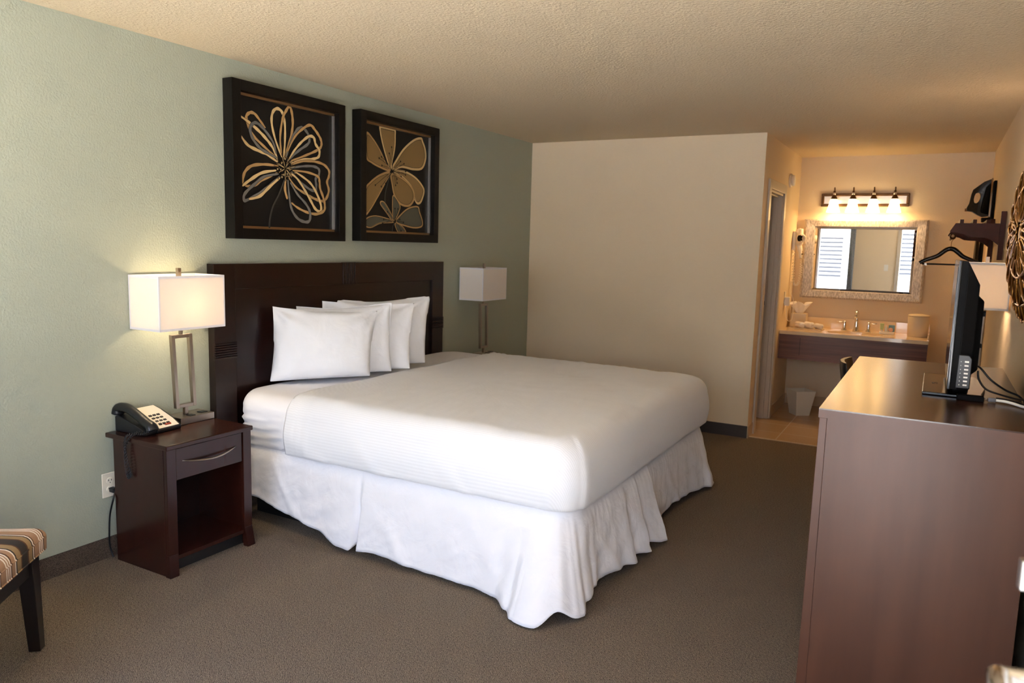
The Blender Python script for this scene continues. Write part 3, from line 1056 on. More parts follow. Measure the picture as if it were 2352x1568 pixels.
# ------------------------------------------------------------------ telephone
ph = thing('telephone', 'black desk telephone with cream face plate on the nightstand', 'telephone', (.116, 2.226, NSZ + .001), math.radians(4))
bm = B()       # wedge: local x forward (to the room), y across
prism(bm, [(-.10, 0), (.105, 0), (.108, .018), (.06, .045), (-.02, .078), (-.075, .092), (-.10, .085)], 'y', -.035, .098)
prism(bm, [(-.10, 0), (.10, 0), (.10, .016), (.03, .044), (-.075, .075), (-.10, .07)], 'y', -.098, -.035)
obj('body', bm, M['black_plastic'], ph, bevel=.004)
bm = B()
prism(bm, [(.103, .0215), (.06, .0462), (-.02, .0792), (-.070, .0930), (-.070, .0920), (-.02, .0775), (.06, .0445), (.103, .020)], 'y', -.025, .088)
fp = obj('face_plate', bm, M['paper'], ph)
bm = B()
for r in range(4):
    for c in range(3):
        x = .012 + r * .022; z = .0665 - (x - .012) * .455
        y = -.008 + c * .022
        hexa(bm, [(x, y, z - .006), (x + .009, y, z - .010), (x + .009, y + .015, z - .010), (x, y + .015, z - .006)],
             [(x, y, z + .0035), (x + .009, y, z - .0005), (x + .009, y + .015, z - .0005), (x, y + .015, z + .0035)])
obj('keypad', bm, M['ink'], fp)
bm = B()
x, z = .088, .0305
hexa(bm, [(x, .02, z - .006), (x + .005, .02, z - .009), (x + .005, .052, z - .009), (x, .052, z - .006)],
     [(x, .02, z + .0045), (x + .005, .02, z + .0015), (x + .005, .052, z + .0015), (x, .052, z + .0045)])
obj('message_button', bm, mat('red_button', srgb(150, 60, 40), .4), fp)
hs = B()
path = smooth_path([(-.118, -.068, .078), (-.105, -.068, .104), (-.05, -.068, .108), (.02, -.068, .080), (.075, -.068, .052), (.102, -.068, .040), (.112, -.068, .022)], 5)
nn = len(path)
tube(hs, path, [.020 + .006 * abs(2 * k / (nn - 1) - 1) ** 2 for k in range(nn)], 12)
for v in hs.verts:
    v.co.y = -.068 + (v.co.y + .068) * 1.22
obj('handset', hs, M['black_plastic'], ph)
# coiled cord hanging over the nightstand's side
core = smooth_path([(.09, -.085, .014), (.10, -.115, .014), (.085, -.150, .016), (.055, -.163, -.03), (.045, -.163, -.10), (.055, -.163, -.165), (.068, -.163, -.182), (.075, -.163, -.16), (.062, -.168, -.10), (.05, -.167, -.04), (.062, -.166, .010), (.085, -.130, .020), (.105, -.085, .020)], 26)
bm = B()
hel = []
for k, p in enumerate(core):
    a = k * 1.15
    hel.append(p + Vector((math.cos(a) * .0052, math.sin(a * 1.0) * .0035, math.sin(a) * .0052)))
tube(bm, hel, .0021, 5)
obj('coiled_cord', bm, M['black_plastic'], ph)

# wall outlet behind the nightstand, with the plug and its cord
ot = thing('power_outlet', 'white duplex outlet on the green wall beside the nightstand', 'outlet', (0, 2.094, .350))
bm = B(); box(bm, 0, .006, -.036, .036, -.058, .058); pl = obj('cover_plate', bm, M['ivory'], ot, bevel=.003)
for z in (.02, -.02):
    bm = B(); lathe(bm, [(.0165, 0), (.0165, .003), (.015, .004)], n=20, mtx=Matrix.Translation((.006, 0, z)) @ Matrix.Rotation(PI / 2, 4, 'Y'))
    box(bm, .0098, .0104, -.009, -.006, z, z + .008, 1); box(bm, .0098, .0104, .005, .008, z, z + .008, 1); box(bm, .0098, .0104, -.002, .002, z - .010, z - .006, 1)
    obj('receptacle', bm, [M['ivory'], M['ink']], ot)
cd = thing('plugged_power_lead', 'black plug and lead in the lower socket beside the nightstand', 'power lead', (.02, 2.10, .25))
bm = B(); box(bm, .0105, .045, 2.085, 2.108, .318, .340); obj('plug', bm, M['black_plastic'], cd, world=True, bevel=.004)
bm = B(); tube(bm, smooth_path([(.045, 2.096, .33), (.062, 2.074, .30), (.040, 2.068, .22), (.032, 2.066, .13), (.03, 2.067, .07), (.035, 2.072, .035), (.045, 2.074, .012)], 8), .004, 8)
obj('cord', bm, M['black_plastic'], cd, world=True)


# ------------------------------------------------------------------ pictures
def picture(y0, y1, z0, z1, label):
    t = thing('framed_picture', label, 'picture', (0, (y0 + y1) / 2, z0), 0, 'framed flower pictures')
    fwid, dp, ax = .056, .075, .024
    bm = B()
    def pr(a0, a1, b0, b1, x0, x1, wd):
        box(bm, x0, x1, a0, a0 + wd, b0, b1); box(bm, x0, x1, a1 - wd, a1, b0, b1)
        box(bm, x0, x1, a0 + wd, a1 - wd, b0, b0 + wd); box(bm, x0, x1, a0 + wd, a1 - wd, b1 - wd, b1)
    pr(y0, y1, z0, z1, .003, dp, fwid)
    obj('frame', bm, M['frame_black'], t, world=True, bevel=.0015)
    bm = B()
    i0, i1, k0, k1 = y0 + fwid, y1 - fwid, z0 + fwid, z1 - fwid
    box(bm, ax, ax + .012, i0, i1, k0, k0 + .014); box(bm, ax, ax + .012, i0, i1, k1 - .014, k1)
    box(bm, ax, ax + .012, i0, i0 + .008, k0 + .014, k1 - .014, 0)
    box(bm, ax, ax + .014, i1 - .010, i1, k0 + .014, k1 - .014, 1)
    obj('fillet', bm, [M['fillet'], M['silver_edge']], t, world=True)
    return t, (i0, i1, k0, k1)


INK = {'L': 1, 'T': 2, 'G': 3, 'S': 4, 'F': 5, 'E': 6}
ARTM = None


def art_base(bm, win, ax=.024):
    box(bm, .004, ax, *win, 0)


def clip_pts(pts, win):
    return [Vector((p.x, min(max(p.y, win[0] + .008), win[1] - .011), min(max(p.z, win[2] + .014), win[3] - .014))) for p in pts]


def ribbon(bm, pts, w, x, mi, th=.0008):
    n = len(pts)
    rows = []
    for i, p in enumerate(pts):
        d = pts[min(i + 1, n - 1)] - pts[max(i - 1, 0)]
        d = Vector((0, d.y, d.z))
        d = d.normalized() if d.length > 1e-9 else Vector((0, 1, 0))
        q = Vector((0, -d.z, d.y))
        ww = w[i] if isinstance(w, list) else w
        rows.append([Vector((x, p.y, p.z)) - q * ww / 2, Vector((x + th, p.y, p.z)) - q * ww / 2, Vector((x + th, p.y, p.z)) + q * ww / 2, Vector((x, p.y, p.z)) + q * ww / 2])
    nf = len(bm.faces)
    grid(bm, rows, closed_u=True, mi=mi)
    bm.faces.ensure_lookup_table()
    for f in bm.faces[nf:]:
        f.smooth = False


def pts_of(flat, y0, z0, sub, closed=False):
    P_ = [Vector((0, y0 + flat[i] / 1000, z0 + flat[i + 1] / 1000)) for i in range(0, len(flat), 2)]
    return smooth_path(P_, sub, closed)


def dot(bm, y, z, r, x, mi, n=10):
    vs = [bm.verts.new((x, y + r * math.cos(2 * PI * k / n), z + r * math.sin(2 * PI * k / n))) for k in range(n)]
    f = bm.faces.new(vs); f.material_index = mi


ARTM = [M['art_black'], M['art_L'], M['art_T'], M['art_G'], M['art_S'], M['art_F'], M['art_E']]
PA = (2.792, 3.649, 1.511, 2.332)
PB = (3.792, 4.657, 1.516, 2.338)
t, win_ = picture(*PA, 'black framed picture of a looping line-drawn flower, nearer the lit lamp')
bm = B(); art_base(bm, win_)
for i, (k, fl) in enumerate(FLOWER_A):
    pts = clip_pts(pts_of(fl, PA[0], PA[2], 8), win_)
    n = len(pts)
    if k == 'S':
        w = [.007 + .006 * j / n for j in range(n)]
    else:
        w = [(.006 + .011 * max(0, math.sin(PI * j / (n - 1))) ** .5) * (1 + .13 * math.sin(j * .9 + i)) for j in range(n)]
    x = .0243 + .0006 * i
    ribbon(bm, pts, [a + .004 for a in w], x, 0, .0003)
    ribbon(bm, pts, w, x + .0002, INK[k], .0004)
cy_, cz_ = PA[0] + FLOWER_A_CENTRE[0] / 1000, PA[2] + FLOWER_A_CENTRE[1] / 1000
for k in range(46):
    a = k * 2.399; r0, r1 = .012, .03 + .055 * random.random()
    e = Vector((0, cy_ + r1 * math.cos(a), cz_ + r1 * math.sin(a)))
    ribbon(bm, [Vector((0, cy_ + .004 * math.cos(a), cz_ + .004 * math.sin(a))), e], .0024, .0385, 0 if k % 3 else 1, .0003)
    dot(bm, e.y, e.z, .0052, .0392, 1 if k % 3 == 1 else 0); dot(bm, e.y, e.z, .0028, .0394, 0 if k % 3 == 1 else 2)
obj('art_print', bm, ARTM, t, world=True)
t, win_ = picture(*PB, 'black framed picture of ochre petalled flowers, farther from the lit lamp')
bm = B(); art_base(bm, win_)
for i, (k, fl) in enumerate(FLOWER_B):
    x = .0243 + .0006 * i
    if k == 'S':
        pts = clip_pts(pts_of(fl, PB[0], PB[2], 8), win_)
        ribbon(bm, pts, .008, x, 4, .0004)
        continue
    pts = clip_pts(pts_of(fl, PB[0], PB[2], 8, True), win_)
    cen = sum(pts, Vector()) / len(pts)
    vs = [bm.verts.new((x, p.y, p.z)) for p in pts]
    f = bm.faces.new(vs); f.material_index = INK[k]
    ribbon(bm, pts + pts[:1], .015 if k == 'F' else .010, x + .0002, 1 if (i % 2 == 0 and k == 'F') else 2, .0003)
    inner = [cen + (p - cen) * .90 for p in pts]
    ribbon(bm, inner + inner[:1], .0024, x + .0005, 0, .0002)
for c0, st in STAMENS:
    yy, zz = PB[0] + c0[0] / 1000, PB[2] + c0[1] / 1000
    for i in range(0, len(st), 2):
        e = Vector((0, PB[0] + st[i] / 1000, PB[2] + st[i + 1] / 1000))
        mid = (e + Vector((0, yy, zz))) / 2 + Vector((0, .006, .006))
        ribbon(bm, smooth_path([Vector((0, yy, zz)), mid, e], 5), .0028, .0345, 0, .0003)
        dot(bm, e.y, e.z, .0065, .0352, 0)
obj('art_print', bm, ARTM, t, world=True)
for (a, b, c, d), root in ((PA, None), (PB, None)):
    pass

# ------------------------------------------------------------------ striped slipper chair in the left corner
e1 = Vector((.62, -.785, 0)).normalized()
e2 = Vector((-e1.y * -1, 0, 0))
CP = Vector((.560, 1.466, 0))
rzc = math.atan2(e1.y, e1.x) + PI
# local frame: origin at the seat's visible corner, x along the front edge, y towards the back
ch = thing('slipper_chair', 'striped upholstered chair with black legs at the left edge', 'chair', CP, math.atan2(e1.y, e1.x))
SW, SD = .56, .50
ST = [0, .006, .016, .032, .055, .09, .16, .28, .40, .5, .60, .72, .84, .91, .945, .968, .984, .994, 1]
X0, X1, Y0, Y1 = -.022, SW + .012, -SD, .018
bm = B()
rows = []
for v in ST:
    rr = []
    for u in ST:
        eu = min(u, 1 - u) * (X1 - X0); ev = min(v, 1 - v) * (Y1 - Y0)
        fu = max(0, 1 - max(0, 1 - eu / .035) ** 2.2) ** .5; fv = max(0, 1 - max(0, 1 - ev / .035) ** 2.2) ** .5
        z = .425 + .036 * min(fu, fv) * (.55 + .45 * max(fu, fv)) + .022 * (4 * u * (1 - u)) * (4 * v * (1 - v))
        rr.append(Vector((X0 + (X1 - X0) * u, Y1 - (Y1 - Y0) * v, z)))
    rows.append(rr)
V = grid(bm, rows)
edge = V[0] + [r[-1] for r in V[1:]] + V[-1][-2::-1] + [r[0] for r in V[-2:0:-1]]
low = [bm.verts.new((v.co.x * .985 + .003, v.co.y * .985, .376)) for v in edge]
for k in range(len(edge)):
    j = (k + 1) % len(edge)
    bm.faces.new([edge[k], edge[j], low[j], low[k]]).smooth = True
bm.faces.new(low)
obj('seat', bm, M['stripe'], ch)
bm = B()
PC = [(X0, Y1, 0), (X1, Y1, 0), (X1, Y0, 0), (X0, Y0, 0)]
pth = []
for k in range(4):
    A_, B_ = Vector(PC[k]), Vector(PC[(k + 1) % 4])
    pth += [A_ + (B_ - A_) * t for t in (.02, .25, .5, .75, .98)]
tube(bm, [p + Vector((0, 0, .426)) for p in pth], .0032, 6, closed=True)
tube(bm, [Vector((p.x * .985 + .003, p.y * .985, .378)) for p in pth], .0032, 6, closed=True)
obj('seat_piping', bm, M['stripe'], ch)
bm = B(); box(bm, .02, SW - .02, -SD + .02, -.012, .30, .374); obj('apron', bm, M['black_wood'], ch)
for (x, y, ox, oy) in ((.005, -.055, -.02, .012), (SW - .055, -.055, .012, .012), (.005, -SD, -.02, -.05), (SW - .055, -SD, .012, -.05)):
    bm = B()
    w1, w0 = .056, .040
    hexa(bm, [(x + ox, y + oy, 0), (x + ox + w0, y + oy, 0), (x + ox + w0, y + oy + w0, 0), (x + ox, y + oy + w0, 0)],
         [(x, y, .374), (x + w1, y, .374), (x + w1, y + w1, .374), (x, y + w1, .374)])
    obj('leg', bm, M['black_wood'], ch, bevel=.002)
bm = B()
prism(bm, [(-SD + .06, .40), (-SD + .06, .47), (-SD - .02, .93), (-SD - .09, .95), (-SD - .10, .90), (-SD - .02, .40)], 'x', .0, SW)
obj('backrest', bm, M['stripe'], ch, bevel=.02, seg=3)

# ------------------------------------------------------------------ dresser on the right
DX, DY_0, DY_1, DH = 3.019, 2.54, 3.985, 1.0305
DR = 3.602
dr_ = thing('dresser', 'tall reddish brown dresser at the right carrying the television', 'dresser', ((DX + DR) / 2, (DY_0 + DY_1) / 2, 0))
bm = B(); box(bm, DX, DR, DY_0, DY_1, DH - .004, DH, 0); obj('top', bm, M['dresser_top'], dr_, world=True)
bm = B(); box(bm, DX, DR, DY_0, DY_1, DH - .030, DH - .004); obj('top_edge_band', bm, M['dresser_side'], dr_, world=True)
for a, b in ((DY_0 + .006, DY_0 + .026), (DY_1 - .026, DY_1 - .006)):
    bm = B(); box(bm, DX + .026, DR - .004, a, b, 0, DH - .0305); obj('end_panel', bm, M['dresser_side'], dr_, world=True)
    bm = B()
    hexa(bm, [(DX - .006, a - .003, 0), (DX + .026, a - .003, 0), (DX + .026, b + .003, 0), (DX - .006, b + .003, 0)],
         [(DX + .003, a - .003, DH - .0305), (DX + .0255, a - .003, DH - .0305), (DX + .0255, b + .003, DH - .0305), (DX + .003, b + .003, DH - .0305)])
    obj('corner_stile', bm, M['dresser_side'], dr_, world=True, bevel=.0012)
bm = B(); box(bm, DX + .03, DR - .01, DY_0 + .026, DY_1 - .026, .06, DH - .031); obj('carcass', bm, M['espresso'], dr_, world=True)
ny = 2
for i in range(ny):
    for j in range(3):
        ya = DY_0 + .04 + i * (DY_1 - DY_0 - .08) / ny; yb = ya + (DY_1 - DY_0 - .08) / ny - .012
        za = .09 + j * .30
        bm = B(); box(bm, DX + .012, DX + .03, ya, yb, za, za + .288)
        d_ = obj('drawer', bm, M['dresser_side'], dr_, world=True, bevel=.002)
        bm = B(); tube(bm, [(DX + .012 - .02 * math.sin(PI * k / 12), (ya + yb) / 2 - .13 + .26 * k / 12, za + .14) for k in range(13)], .004, 8)
        obj('handle', bm, M['nickel'], d_, world=True)

# ------------------------------------------------------------------ television
TVC = (3.395, 3.283, DH + .0006)
TK = .856
tv = thing('television', 'black flat television standing on the dresser, seen from its side', 'television', TVC)
bm = B(); box(bm, -.027, -.015, -.375, .375, .042, .556); obj('bezel', bm, M['gloss_black'], tv, bevel=.003)
bm = B(); box(bm, -.015, .006, -.372, .372, .045, .553); obj('rear_frame', bm, M['matte_black'], tv)
bm = B(); box(bm, -.0285, -.0265, -.345, .345, .085, .53); obj('screen', bm, M['screen'], tv)
bm = B()
hexa(bm, [(.006, -.373, .044), (.006, .373, .044), (.006, .373, .550), (.006, -.373, .550)],
     [(.052, -.352, .046), (.052, .352, .046), (.052, .352, .462), (.052, -.352, .462)])
obj('back_shell', bm, M['matte_black'], tv, bevel=.003)
bm = B()
hexa(bm, [(.052, -.26, .09), (.052, .26, .09), (.052, .26, .415), (.052, -.26, .415)],
     [(.078, -.235, .11), (.078, .235, .11), (.078, .235, .395), (.078, -.235, .395)])
obj('back_cover', bm, M['matte_black'], tv, bevel=.006)
for q in ((.088, .33, .35), (.086, .20, .215)):
    bm = B(); box(bm, .078, q[0], -.20, -.16, q[1], q[2]); obj('mount_boss', bm, M['matte_black'], tv)
bm = B()       # side control strip with white port legends
prism(bm, [(.002, .052), (.050, .052), (.050, .17), (.040, .185), (.004, .185)], 'y', -.379, -.372)
cp = obj('control_panel', bm, M['black_plastic'], tv, bevel=.002)
bm = B()
for k in range(7):
    z = .063 + k * .0155
    box(bm, .026, .040, -.3802, -.379, z, z + .006)
    box(bm, .012, .015, -.3802, -.379, z + .001, z + .004)
obj('button_legend', bm, M['white_plastic'], cp)
bm = B()
out = [(-.113, -.295), (.10, -.30), (.104, -.22)] + [(.104 + .020 * math.sin(PI * k / 10), -.22 + .44 * k / 10) for k in range(1, 10)] + [(.104, .22), (.10, .27), (-.105, .275), (-.113, .265)]
prism(bm, out, 'z', .0, .013)
sb = obj('stand_base', bm, M['gloss_black'], tv, bevel=.003)
bm = text_mesh('LG', .034)
bm.transform(Matrix.Translation((-.068, -.03, .0133)) @ Matrix.Rotation(-PI / 2, 4, 'Z'))
obj('logo', bm, M['ink'], sb)
bm = B(); hexa(bm, [(.0, -.10, .013), (.06, -.10, .013), (.06, .10, .013), (.0, .10, .013)], [(.012, -.08, .10), (.052, -.08, .10), (.052, .08, .10), (.012, .08, .10)])
obj('stand_neck', bm, M['black_plastic'], tv, bevel=.004)

for o in [tv] + list(tv.children_recursive):
    if o.type == 'MESH':
        o.data.transform(Matrix.Scale(TK, 4))

ab = thing('cable_adapter', 'small black adapter box lying against the television stand', 'adapter', (3.445, 3.0, DH + .0006))
bm = B(); box(bm, -.040, .040, -.0155, .0155, 0, .018); obj('case', bm, M['matte_black'], ab, bevel=.0025)
wc = thing('white_cable', 'white coaxial cable with grey plug running off the dresser', 'cable', (3.53, 3.0, DH))
bm = B(); tube(bm, [(3.4865, 3.003, 1.040), (3.498, 3.003, 1.040)], .0035, 10); obj('pin', bm, M['nickel'], wc, world=True)
bm = B(); tube(bm, [(3.498, 3.003, 1.040), (3.520, 3.002, 1.040)], .0073, 12); obj('plug', bm, M['grey_plastic'], wc, world=True)
bm = B(); tube(bm, smooth_path([(3.520, 3.002, 1.040), (3.549, 2.993, 1.040), (3.583, 2.953, 1.038), (3.606, 2.895, 1.034), (3.616, 2.84, .98), (3.618, 2.82, .80), (3.62, 2.82, .5)], 8), .0047, 10)
obj('jacket', bm, M['cord_white'], wc, world=True)
for i, (pts, lab) in enumerate((([(3.468, 3.21, 1.126), (3.482, 3.203, 1.115), (3.513, 3.195, 1.081), (3.558, 3.167, 1.053), (3.600, 3.137, 1.038), (3.614, 3.10, 1.0), (3.617, 3.09, .8), (3.617, 3.09, .5)], 'upper black cable drooping from the television back'),
                                ([(3.468, 3.167, 1.114), (3.474, 3.160, 1.083), (3.498, 3.146, 1.053), (3.541, 3.126, 1.042), (3.583, 3.095, 1.037), (3.607, 3.05, 1.039), (3.618, 3.02, 1.0), (3.620, 3.0, .9), (3.620, 3.0, .7)], 'lower black cable curving from the television back onto the dresser'),
                                ([(3.525, 3.072, 1.036), (3.545, 3.066, 1.0355), (3.566, 3.050, 1.0352), (3.592, 3.008, 1.0352), (3.609, 2.965, 1.025), (3.617, 2.94, .95), (3.619, 2.93, .7)], 'black cable lying flat on the dresser beside the white cable'))):
    bm = B(); tube(bm, smooth_path(pts, 8), .0036, 8)
    tag(obj('black_cable', bm, M['black_plastic'], origin=pts[2]), lab, 'cable', 'black television cables')

# ------------------------------------------------------------------ desk, its lamp and chair beyond the dresser
dk = thing('desk', 'dark wooden writing desk against the right wall beyond the dresser', 'desk', (3.36, 4.9, 0))
DKZ = .765
bm = B(); box(bm, 3.02, 3.66, 4.06, 5.70, DKZ - .03, DKZ); obj('top', bm, M['dresser_top'], dk, world=True, bevel=.003)
for a, b in ((4.08, 4.11), (5.65, 5.68)):
    bm = B(); box(bm, 3.05, 3.655, a, b, 0, DKZ - .03); obj('side_panel', bm, M['dresser_side'], dk, world=True)
bm = B(); box(bm, 3.60, 3.62, 4.11, 5.65, .30, DKZ - .03); obj('modesty_panel', bm, M['dresser_side'], dk, world=True)
lamp((3.553, 5.03, DKZ + .0006), 0, 'lit silver table lamp behind the television on the desk', True, -.0, (1.0, .66, .40), LAMP_W * 1.5)

dc = thing('desk_chair', 'black desk chair with its back showing past the dresser corner', 'chair', (3.02, 5.25, 0))
CX = 2.868
bm = B()
rows = []
for j in range(9):
    v = j / 8
    z = .50 + .345 * v
    rr = []
    for k in range(25):
        a = 2 * PI * k / 24
        wy = .21 * (1 - .15 * v); th = .022 * (1 - .1 * v) * (1 if v < .99 else .6)
        y = 5.25 + math.copysign(abs(math.cos(a)) ** .45, math.cos(a)) * wy
        x = CX + .055 - .055 * v + math.sin(a) * th - .04 * (1 - ((y - 5.25) / wy) ** 2) * 1.0
        rr.append(Vector((x, y, z)))
    rows.append(rr[:-1])
V = grid(bm, rows, closed_u=True); bm.faces.new(V[0][::-1]); bm.faces.new(V[-1])
obj('backrest', bm, M['black_plastic'], dc, world=True, bevel=.008, seg=3)
bm = B(); box(bm, 2.90, 3.30, 5.03, 5.47, .42, .475); obj('seat', bm, M['matte_black'], dc, world=True, bevel=.015, seg=3)
for x, y in ((2.92, 5.05), (2.92, 5.41), (3.25, 5.05), (3.25, 5.41)):
    bm = B(); box(bm, x, x + .035, y, y + .035, 0, .42); obj('leg', bm, M['black_wood'], dc, world=True, bevel=.002)

# ------------------------------------------------------------------ vanity
VX1, VY0, VZ = 3.302, 7.389, .793
vn = thing('mounted_vanity', 'cream marble vanity counter with walnut apron under the mirror', 'vanity counter', ((P + VX1) / 2, 7.7, VZ))
SXc, SYc, SA, SBb = 2.70, 7.60, .235, .155
bm = B()
n = 64
outer_t = []; inner_t = []
ring_o, ring_i, ring_ob, ring_ib = [], [], [], []
for k in range(n):
    a = 2 * PI * k / n
    ix, iy = SXc + SA * math.cos(a), SYc + SBb * math.sin(a)
    dx, dy = math.cos(a), math.sin(a)
    s = min(((VX1 if dx > 0 else P + .002) - SXc) / dx if abs(dx) > 1e-6 else 9e9, ((D2 - .003 if dy > 0 else VY0) - SYc) / dy if abs(dy) > 1e-6 else 9e9)
    ox, oy = SXc + dx * s, SYc + dy * s
    ring_o.append(bm.verts.new((ox, oy, VZ))); ring_i.append(bm.verts.new((ix, iy, VZ)))
    ring_ob.append(bm.verts.new((ox, oy, VZ - .032))); ring_ib.append(bm.verts.new((ix, iy, VZ - .032)))
# snap nearest outer vertices onto the corners
for cx_, cy_ in ((P + .002, VY0), (VX1, VY0), (VX1, D2 - .003), (P + .002, D2 - .003)):
    k = min(range(n), key=lambda q: (ring_o[q].co.x - cx_) ** 2 + (ring_o[q].co.y - cy_) ** 2)
    ring_o[k].co.x = ring_ob[k].co.x = cx_; ring_o[k].co.y = ring_ob[k].co.y = cy_
for k in range(n):
    j = (k + 1) % n
    for q in ([ring_o[k], ring_o[j], ring_i[j], ring_i[k]], [ring_ob[k], ring_ib[k], ring_ib[j], ring_ob[j]],
              [ring_o[k], ring_ob[k], ring_ob[j], ring_o[j]], [ring_i[k], ring_i[j], ring_ib[j], ring_ib[k]]):
        bm.faces.new(q)
obj('countertop', bm, M['marble'], vn, world=True)
bm = B(); lathe(bm, [(1.02, -.003), (.97, -.03), (.86, -.075), (.6, -.115), (.25, -.135), (.1, -.138)], (SXc, SYc, VZ - .012), 48, SA, SBb)
bsn = obj('basin', bm, M['porcelain'], vn, world=True)
bm = B(); lathe(bm, [(.022, 0), (.022, .004), (.01, .005)], (SXc, SYc, VZ - .149), 20); obj('drain', bm, M['chrome'], bsn, world=True)
bm = B(); box(bm, P + .002, VX1, D2 - .022, D2 - .002, VZ, VZ + .10); obj('backsplash', bm, M['marble'], vn, world=True, bevel=.002)
bm = B(); box(bm, VX1 - .012, VX1, VY0 + .06, D2 - .022, VZ, VZ + .04); obj('end_lip', bm, M['marble'], vn, world=True)
bm = B(); box(bm, P + .004, VX1 - .004, VY0 + .012, VY0 + .032, .527, VZ - .032); box(bm, VX1 - .024, VX1 - .004, VY0 + .032, D2 - .004, .527, VZ - .032)
obj('apron', bm, M['vanity_wood'], vn, world=True, bevel=.001)
bm = B(); box(bm, P + .19, P + .193, VY0 + .0105, VY0 + .0125, .57, .735); obj('apron_seam', bm, M['dark'], vn, world=True)

fa = thing('faucet', 'chrome widespread faucet with two lever handles at the basin', 'faucet', (2.69, 7.83, VZ + .0006))
bm = B()
lathe(bm, [(.032, 0), (.032, .006), (.024, .014), (.021, .05), (.018, .09), (.017, .11)], n=20)
tube(bm, smooth_path([(0, 0, .10), (0, 0, .145), (0, -.012, .175), (0, -.045, .19), (0, -.085, .178), (0, -.105, .15)], 6), [.016] * 12 + [.0145] * 12 + [.0135] * 7, 14)
lathe(bm, [(.0155, 0), (.0165, .012), (.0155, .02)], (0, -.108, .132), 16)
obj('spout', bm, M['chrome'], fa)
for s in (-1, 1):
    bm = B()
    lathe(bm, [(.026, 0), (.026, .006), (.018, .016), (.014, .04), (.017, .055), (.012, .066), (.015, .08), (.009, .09)], (s * .105, .01, 0), 18)
    tube(bm, [(s * .105, .01, .075), (s * .13, .005, .078), (s * .175, -.01, .082)], [.007, .006, .007], 10)
    obj('handle', bm, M['chrome'], fa)

# tissue box
tb = thing('tissue_box', 'cream cube tissue box in the counter corner', 'tissue box', (2.168, 7.865, VZ + .0006))
bm = B(); box(bm, -.07, .07, -.07, .07, 0, .135); obj('cover', bm, M['bucket'], tb, bevel=.003)
bm = B()
rows = []
for j in range(9):
    v = j / 8
    rr = []
    for k in range(32):
        a = 2 * PI * k / 32
        r = .022 + .05 * v
        w = 1 + .28 * math.sin(a * 4 + 1) * v + .12 * math.sin(a * 7)
        rr.append(Vector((r * w * math.cos(a) * 1.15, r * w * math.sin(a) * .55, .13 + .105 * v + .016 * math.sin(a * 3 + .5) * v)))
    rows.append(rr)
grid(bm, rows, closed_u=True)
obj('tissue', bm, M['tissue'], tb, solid=.0015)

tr = tag(obj('towel_tray', (lambda b: (prism(b, [(-.125, -.06), (.125, -.06), (.14, .06), (-.14, .06)], 'z', 0, .008), box(b, -.14, .14, .052, .06, .008, .0098), box(b, -.125, .125, -.06, -.052, .008, .0098), b)[-1])(B()), M['bucket'], bevel=.002, origin=(0, 0, 0)),
         'shallow cream tray under the rolled towels by the tissue box', 'tray')
tr.location = (2.285, 7.66, VZ + .0006)


def rolled_towel(x, y, z, L, r, rz, label):
    bm = B()
    rows = []
    for i in range(13):
        t = i / 12
        rr = []
        rad = r * (1 - .5 * max(0, abs(2 * t - 1) - .86) / .14)
        for k in range(28):
            a = 2 * PI * k / 28
            q = rad * (1 + .04 * math.sin(3 * a + i))
            rr.append(Vector((L * (t - .5), q * math.cos(a), q * math.sin(a))))
        rows.append(rr)
    V = grid(bm, rows, closed_u=True); bm.faces.new(V[0][::-1]); bm.faces.new(V[-1])
    for s in (-1, 1):           # spiral of the roll shown at both ends
        sp = [Vector((s * (L / 2 + .001), (r * .15 + r * .32 * k / 40) * math.cos(k * .38), (r * .15 + r * .32 * k / 40) * math.sin(k * .38))) for k in range(41)]
        tube(bm, sp, .003, 5)
    o = obj('rolled_towel', bm, M['towel'], origin=(0, 0, 0))
    o.location = (x, y, z); o.rotation_euler = (0, 0, rz)
    return tag(o, label, 'towel', 'rolled hand towels on the tray')


ZT2 = VZ + .0105
rolled_towel(2.205, 7.672, ZT2 + .0295, .110, .0280, math.radians(-50), 'white rolled towel at the tissue box end of the tray')
rolled_towel(2.290, 7.668, ZT2 + .0315, .118, .0298, math.radians(-50), 'fattest white rolled towel in the middle of the tray')
rolled_towel(2.378, 7.664, ZT2 + .0265, .102, .0250, math.radians(-50), 'smallest white rolled towel at the faucet end of the tray')

# toiletries
yy = tag(obj('toiletry_tray', (lambda b: (box(b, -.062, .062, -.035, .035, 0, .022), b)[-1])(B()), M['white_plastic'], bevel=.004), 'small white dish holding toiletries beside the ice bucket', 'tray')
yy.location = (2.955, 7.765, VZ + .0006)
t = thing('lotion_tube', 'small pale green lotion tube standing on the toiletry dish', 'tube', (2.912, 7.765, VZ + .0234))
bm = B(); prism(bm, [(-.014, .016), (.014, .016), (.018, .075), (-.018, .075)], 'y', -.007, .007); obj('tube_body', bm, M['green_label'], t, bevel=.004)
bm = B(); lathe(bm, [(.011, 0), (.011, .016)], n=16); obj('cap', bm, M['white_plastic'], t)
t = thing('shampoo_bottle', 'small clear bottle between the green tube and the aqua packet', 'bottle', (2.948, 7.765, VZ + .0234))
bm = B(); lathe(bm, [(.012, 0), (.013, .004), (.013, .036), (.006, .044)], n=16); obj('bottle_body', bm, M['clear'], t)
bm = B(); lathe(bm, [(.008, .044), (.008, .056)], n=16); obj('cap', bm, M['white_plastic'], t)
o = tag(obj('soap_packet', (lambda b: (box(b, -.026, .026, -.006, .006, 0, .062), b)[-1])(B()), M['aqua'], bevel=.003), 'aqua blue soap packet standing on the toiletry dish', 'soap packet')
o.location = (2.992, 7.777, VZ + .0234); o.rotation_euler = (0, 0, .2)
